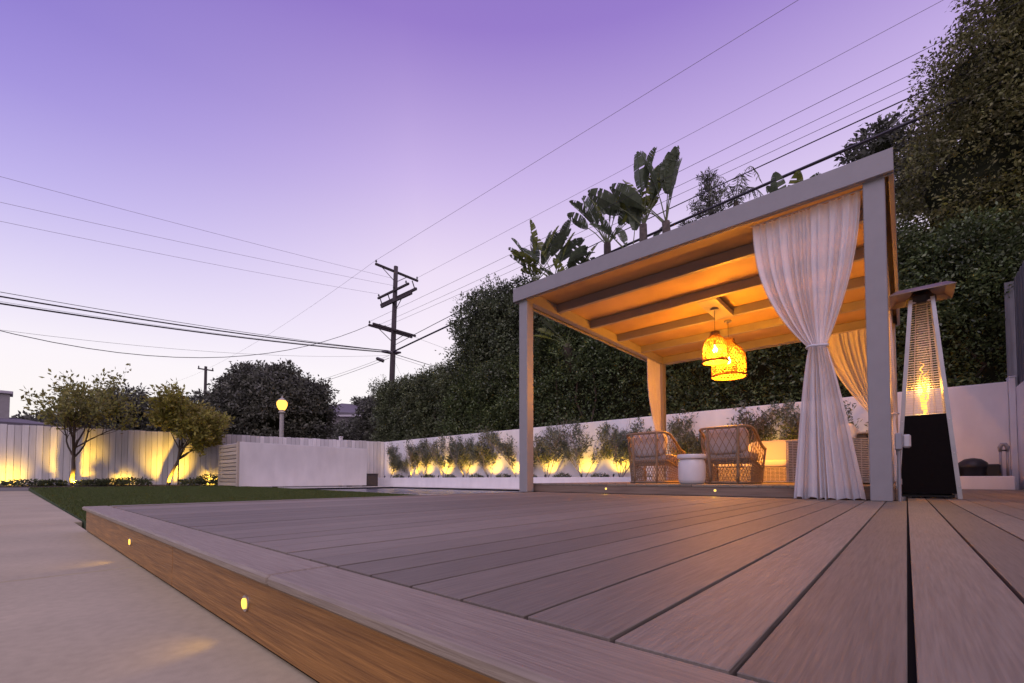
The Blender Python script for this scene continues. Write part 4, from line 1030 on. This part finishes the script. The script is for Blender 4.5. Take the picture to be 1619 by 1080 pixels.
# pine and palm beyond
pn_ = thing('pine_tree', 'dark tiered pine top beyond the paddle leaved plants', 'tree', (-9.6, 30.8, -.6))
MB().tube([(0, 0, 0), (0, 0, 10), (.1, 0, 21.0)], [.35, .25, .03], 8).build('trunk', 'bark', pn_, smooth=True)
rg = np.random.default_rng(71); C_ = []; Nn = []
mb = MB()
for tier, z in enumerate(np.linspace(15.2, 20.9, 11)):
    for k in range(5):
        a = k*1.2566+tier*.6+rg.random()*.5; ln2 = (21.6-z)*.34*(.7+.6*rg.random())+.15
        mb.tube([(0, 0, z), (math.cos(a)*ln2, math.sin(a)*ln2, z+.18)], [.04, .012], 4)
        for q in np.linspace(.35, 1, max(3, int(ln2*6))): C_.append((math.cos(a)*ln2*q, math.sin(a)*ln2*q, z+.18*q+.08)); Nn.append((math.cos(a)*.4, math.sin(a)*.4, .8))
mb.build('branch', 'bark', pn_)
quads_obj('crown', clump_leaves(rg, np.array(C_), np.array(Nn), 16, .13, .26, aspect=.22), 'farleaf', pn_)
pm = thing('palm_tree', 'drooping palm crown beside the pine above the beam', 'tree', (-7.6, 29.6, -.6))
MB().tube([(0, 0, 0), (.1, 0, 9), (0, 0, 18.0)], [.22, .18, .15], 8).build('trunk', 'bark', pm, smooth=True)
for k in range(9):
    a = k*.698+.3; rise = 1.0+.5*(k % 3); rib = [Vector((math.cos(a)*1.6*q, math.sin(a)*1.6*q, 18+rise*math.sin(q*2.4)-.9*q*q)) for q in np.linspace(0, 1, 9)]
    V = []; T = []
    for i in range(1, 9):
        for e in (0, .5):
            p = rib[i-1].lerp(rib[i], e); t_ = (rib[i]-rib[i-1]).normalized(); sd2 = t_.cross(Vector((0, 0, 1))).normalized()
            for sg in (-1, 1): V.append(tuple(p)); T.append(tuple(sd2*sg*.8+t_*.5+Vector((0, 0, -.75))))
    V = np.array(V); T = np.array(T); rr_ = np.random.default_rng(k)
    fr_ = quads_obj('frond', leaf_quads(V, T, .62+0*V[:, 0], .06+0*V[:, 0], rr_), 'farleaf', pm)
    MB().tube(rib, .018, 4).build('rib', 'petiole', fr_)

# ------------------------------------------------------------------ street lamp, houses
sl_ = thing('street_lamp', 'lit street lamp with glowing globe on concrete post behind the fence', 'street lamp', (-27.2, 10.5, -.6))
MB().lathe([(.17, 0), (.16, .6), (.13, .62), (.115, 4.55), (.12, 4.60)], 14).build('post', 'lamppost', sl_, smooth=False)
MB().lathe([(.12, 4.601), (.19, 4.63), (.20, 4.68), (.13, 4.72), (.14, 4.80)], 16).build('collar', 'lamppost', sl_)
MB().lathe([(.15, 4.802), (.24, 4.95), (.29, 5.12), (.28, 5.26), (.20, 5.36)], 20).build('globe', 'globe', sl_, smooth=True)
MB().lathe([(.21, 5.362), (.20, 5.40), (.09, 5.50), (.03, 5.54), (.035, 5.60), (.005, 5.66)], 16).build('cap', 'lamppost', sl_)
hs = thing('house', 'low grey house with shed roof glimpsed between far trees', 'house', (-42, 22.5, -.6))
ang_h = R(41.5)
hs.rotation_euler = (0, 0, ang_h)
box('wall', 'stucco', (-2.5, 5.5, .0, 6, 0, 7.4), hs, b=0)
rf = MB().add([(-3.1, -.7, 7.35), (6.1, -.7, 6.85), (6.1, 6.5, 8.6), (-3.1, 6.5, 9.3), (-3.1, -.7, 7.55), (6.1, -.7, 7.05), (6.1, 6.5, 8.8), (-3.1, 6.5, 9.5)],
             [(0, 3, 2, 1), (4, 5, 6, 7), (0, 1, 5, 4), (1, 2, 6, 5), (2, 3, 7, 6), (3, 0, 4, 7)]).build('roof', 'roof', hs)
box('fascia', 'eave', (-3.1, 6.1, -.76, -.705, 6.95, 7.14), hs, b=.01)
box('porch_roof', 'eave', (-2.4, 5.0, -1.6, -.02, 5.55, 5.70), hs, b=.01)
for x_ in (-1.4, 1.2, 3.4):
    wf = box('window', 'eave', (x_, x_+1.1, -.04, -.003, 3.7, 5.0), hs, b=.005); box('pane', 'glasspane', (x_+.07, x_+1.03, -.055, -.042, 3.78, 4.92), wf, b=0)
nf = thing('neighbour_fence', 'weathered plank fence of the distant house beyond the white fence', 'fence', (-37, 22.2, -.6), R(41.5))
nb = None
for i in range(26):
    if nb is None: nb = MB().box(0, .17, 0, .02, 0, 3.9, b=.004).build('board', 'stucco', nf); o = nb
    else: o = link(nb.copy(), nf)
    o.location = (-3+i*.18, 0, random.uniform(-.03, .03))
box('rail', 'stucco', (-3, 1.7, .022, .06, 1.2, 1.3), nf, b=0)
h2 = thing('neighbour_house', 'neighbour house with chimney and dark eave at the far left edge', 'house', (-33.4, -.9, -.6))
box('wall', 'stucco', (-3, 3.0, -6, .35, 0, 3.2), h2, b=0)
rf2 = MB().add([(-3.6, -6.6, 3.2), (3.5, -6.6, 3.2), (3.5, 2.4, 3.2), (-3.6, 2.4, 3.2), (-.2, -6.6, 4.45), (-.2, 1.2, 3.85), (3.5, -6.6, 3.35), (3.5, 2.4, 3.32)],
              [(0, 1, 2, 3), (0, 4, 6, 1), (6, 4, 5, 7), (1, 6, 7, 2), (0, 3, 5, 4), (3, 2, 7, 5)]).build('roof', 'roof', h2)
ch = box('chimney', 'stucco', (-.5, .6, -.75, .88, 3.3, 4.95), rf2, b=.01); box('chimney_cap', 'eave', (-.6, .7, -.85, .98, 4.952, 5.08), rf2, b=.01)

# ------------------------------------------------------------------ utility pole and wires
PX, PY = -22.3, 14.65
up_ = thing('utility_pole', 'tall dark timber utility pole with stacked crossarms beyond the hedge', 'utility pole', (PX, PY, -.6))
MB().tube([(0, 0, 0), (-.02, .02, 6), (.10, .16, 13.25)], [.19, .165, .125], 12).build('pole', 'polewood', up_, smooth=True)
def arm(x0, x1, y0, y1, z0, z1): return box('crossarm', 'polewood', (x0, x1, y0, y1, z0+.6, z1+.6), up_, b=.008)
INS = []
def insul(parent, x_, y_, z_):
    MB().lathe([(.02, 0), (.02, .07), (.055, .08), (.06, .11), (.035, .13), (.04, .16), (.02, .19)], 10, (x_, y_, z_+.6)).build('insulator', 'insul', parent); INS.append((PX+x_, PY+y_, z_+.17))
a1 = arm(-.02, .09, -1.15, 1.78, 12.30, 12.42); insul(a1, .03, -1.10, 12.42); insul(a1, .03, 1.72, 12.42)
a2 = arm(-1.58, 1.55, -.02, .09, 11.12, 11.23); insul(a2, -1.5, .03, 11.23); insul(a2, .2, -.04, 11.23); insul(a2, 1.3, .03, 11.23)
a3 = arm(-1.60, 1.98, .19, .30, 10.76, 10.90)
a4 = arm(-1.05, 1.98, -.12, -.01, 10.42, 10.54)
a5 = arm(-.16, -.05, -1.45, 1.48, 8.76, 8.88); insul(a5, -.1, -1.4, 8.88); insul(a5, -.1, -.75, 8.88); insul(a5, -.1, -.4, 8.88)
a6 = arm(.19, .30, -1.40, 1.48, 8.76, 8.88)
for (p, q) in (((.03, -.7, 12.3), (.08, .1, 11.75)), ((.03, .95, 12.3), (.08, .2, 11.75)), ((.9, 0, 10.45), (.1, .05, 9.85)), ((-.1, -.8, 8.76), (-.05, .05, 8.2)), ((-.1, .8, 8.76), (-.05, .1, 8.2))):
    MB().tube([(p[0], p[1], p[2]+.6), (q[0], q[1], q[2]+.6)], .022, 5).build('brace', 'polewood', up_)
for x_ in (-1.45, -.6, 1.85):
    MB().tube([(x_, .05, 11.85), (x_, .25, 11.40)], .03, 6).build('link_plate', 'polewood', up_)
MB().tube([(-.3, -.5, 8.15), (.1, .1, 8.12), (.25, .45, 8.2)], [.05, .12, .05], 8).build('cable_clamp', 'insul', up_)
MB().lathe([(.09, 0), (.10, .05), (.10, .42), (.06, .48)], 10).build('splice_case', 'insul', up_)
up_.children[-1].location = (-.62, -.12, 7.72); up_.children[-1].rotation_euler = (R(70), 0, R(-40))
def wire(label, a, b, sag, r, m='wire', n_=26):
    a, b = Vector(a), Vector(b); pts = [a.lerp(b, i/n_) - Vector((0, 0, sag*4*(i/n_)*(1-i/n_))) for i in range(n_+1)]
    return tag(MB().tube(pts, r, 5).build('power_line', m), label, 'power line', 'overhead power lines')
e_far = 26.
wire('thin wire from the left tip of the top crossarm rising to the upper right', (PX, 13.54, 12.58), (26, 13.54, 13.2), .0, 0.0068, 'wirethin')
wire('thin wire from the right tip of the top crossarm rising to the upper right', (PX, 16.40, 12.55), (26, 16.42, 13.9), .1, 0.0068, 'wirethin')
wire('upper of the paired thin wires running right from the lowest crossarm', (-22.4, 13.25, 9.02), (26, 14.9, 12.4), .35, 0.0068)
wire('middle of the thin wires running right from the lowest crossarm', (-22.4, 13.9, 9.02), (26, 15.0, 12.2), .42, 0.0068)
wire('lower of the thin wires running right from the lowest crossarm', (-22.4, 14.3, 9.02), (26, 15.15, 11.9), .40, 0.0068)
wire('slim black cable crossing behind the pergola roof to the tall tree', (PX, PY, 7.9), (26, 14.65, 9.9), -.85, .017)
wire('thick black cable crossing behind the pergola roof to the tall tree', (PX, PY, 7.55), (26, 14.65, 9.6), -.55, .046)
wire('highest faint wire crossing the sky at left from the pole', (-22.25, 14.6, 11.9), (-22.3, -18, 8.75), .25, 0.0062, 'wirethin')
wire('second faint wire crossing the sky at left from the pole', (-22.1, 14.6, 11.42), (-23.3, -18, 8.0), .35, 0.0062, 'wirethin')
wire('third faint wire crossing the sky at left from the pole', (-23.8, 14.65, 11.42), (-23.6, -18, 7.7), .45, 0.0062, 'wirethin')
wire('upper slim black cable sweeping left from the pole', (PX, 14.5, 7.62), (-22.3, -18, 6.5), .75, 0.0112)
wire('thick black cable just below the slim one at left', (PX, 14.4, 7.60), (-22.3, -18, 6.3), .80, .028)
wire('lower thick black cable sweeping left from the pole', (PX, 14.4, 7.50), (-22.3, -18, 5.9), .80, .030)
wire('hair thin wire between the two thick cables at left', (PX, 14.4, 7.55), (-22.3, -18, 6.1), .85, 0.0056)
wire('deeply sagging drop cable at left from the lowest crossarm', (-22.4, 13.3, 8.85), (-22.6, -9.7, 8.85), 3.85, .014)
wire('thin sagging wire beside the drop cable at left', (PX, 14.5, 7.35), (-22.6, -18, 6.3), 1.75, 0.0056)
wire('faint wire falling left from the top crossarm', (PX, 13.54, 12.58), (-70, 13.54, 12.4), .9, 0.0062, 'wirethin')
wire('service wire falling left behind the round tree', (PX-.05, 14.5, 7.35), (-44, 12.6, 7.3), .5, 0.0087)
wire('service cable with splice falling left behind the round tree', (PX-.05, 14.5, 7.2), (-44, 12.4, 6.7), .4, 0.0124)
wire('thick cable running down behind the hedge right of the pole', (PX, 14.7, 7.5), (-22, 60, 8.2), .9, 0.0186)
wire('thin cable running down behind the hedge right of the pole', (PX, 14.7, 7.35), (-22.4, 60, 7.6), .9, 0.0087)
wire('thin wire from the lowest crossarm crossing to the tall ficus', (PX, 16.1, 8.85), (-22.0, 60, 9.2), 1., 0.0068)
wire('guy wire slanting steeply from the pole into the hedge', (PX, PY, 7.35), (-21.0, 15.9, 3.6), 0, 0.005)
fp = thing('far_utility_pole', 'tiny distant pole top with crossarm above the yellow green tree', 'utility pole', (-70.3, 17.3, -.6))
MB().tube([(0, 0, 0), (0, 0, 15.9)], [.22, .17], 8).build('pole', 'polewood', fp)
box('crossarm', 'polewood', (-.08, .08, -.9, .9, 15.4, 15.55), fp, b=.01)
for y_ in (-.8, .8): MB().lathe([(.06, 15.55), (.09, 15.7), (.05, 15.85)], 8, (0, y_, 0)).build('insulator', 'insul', fp)
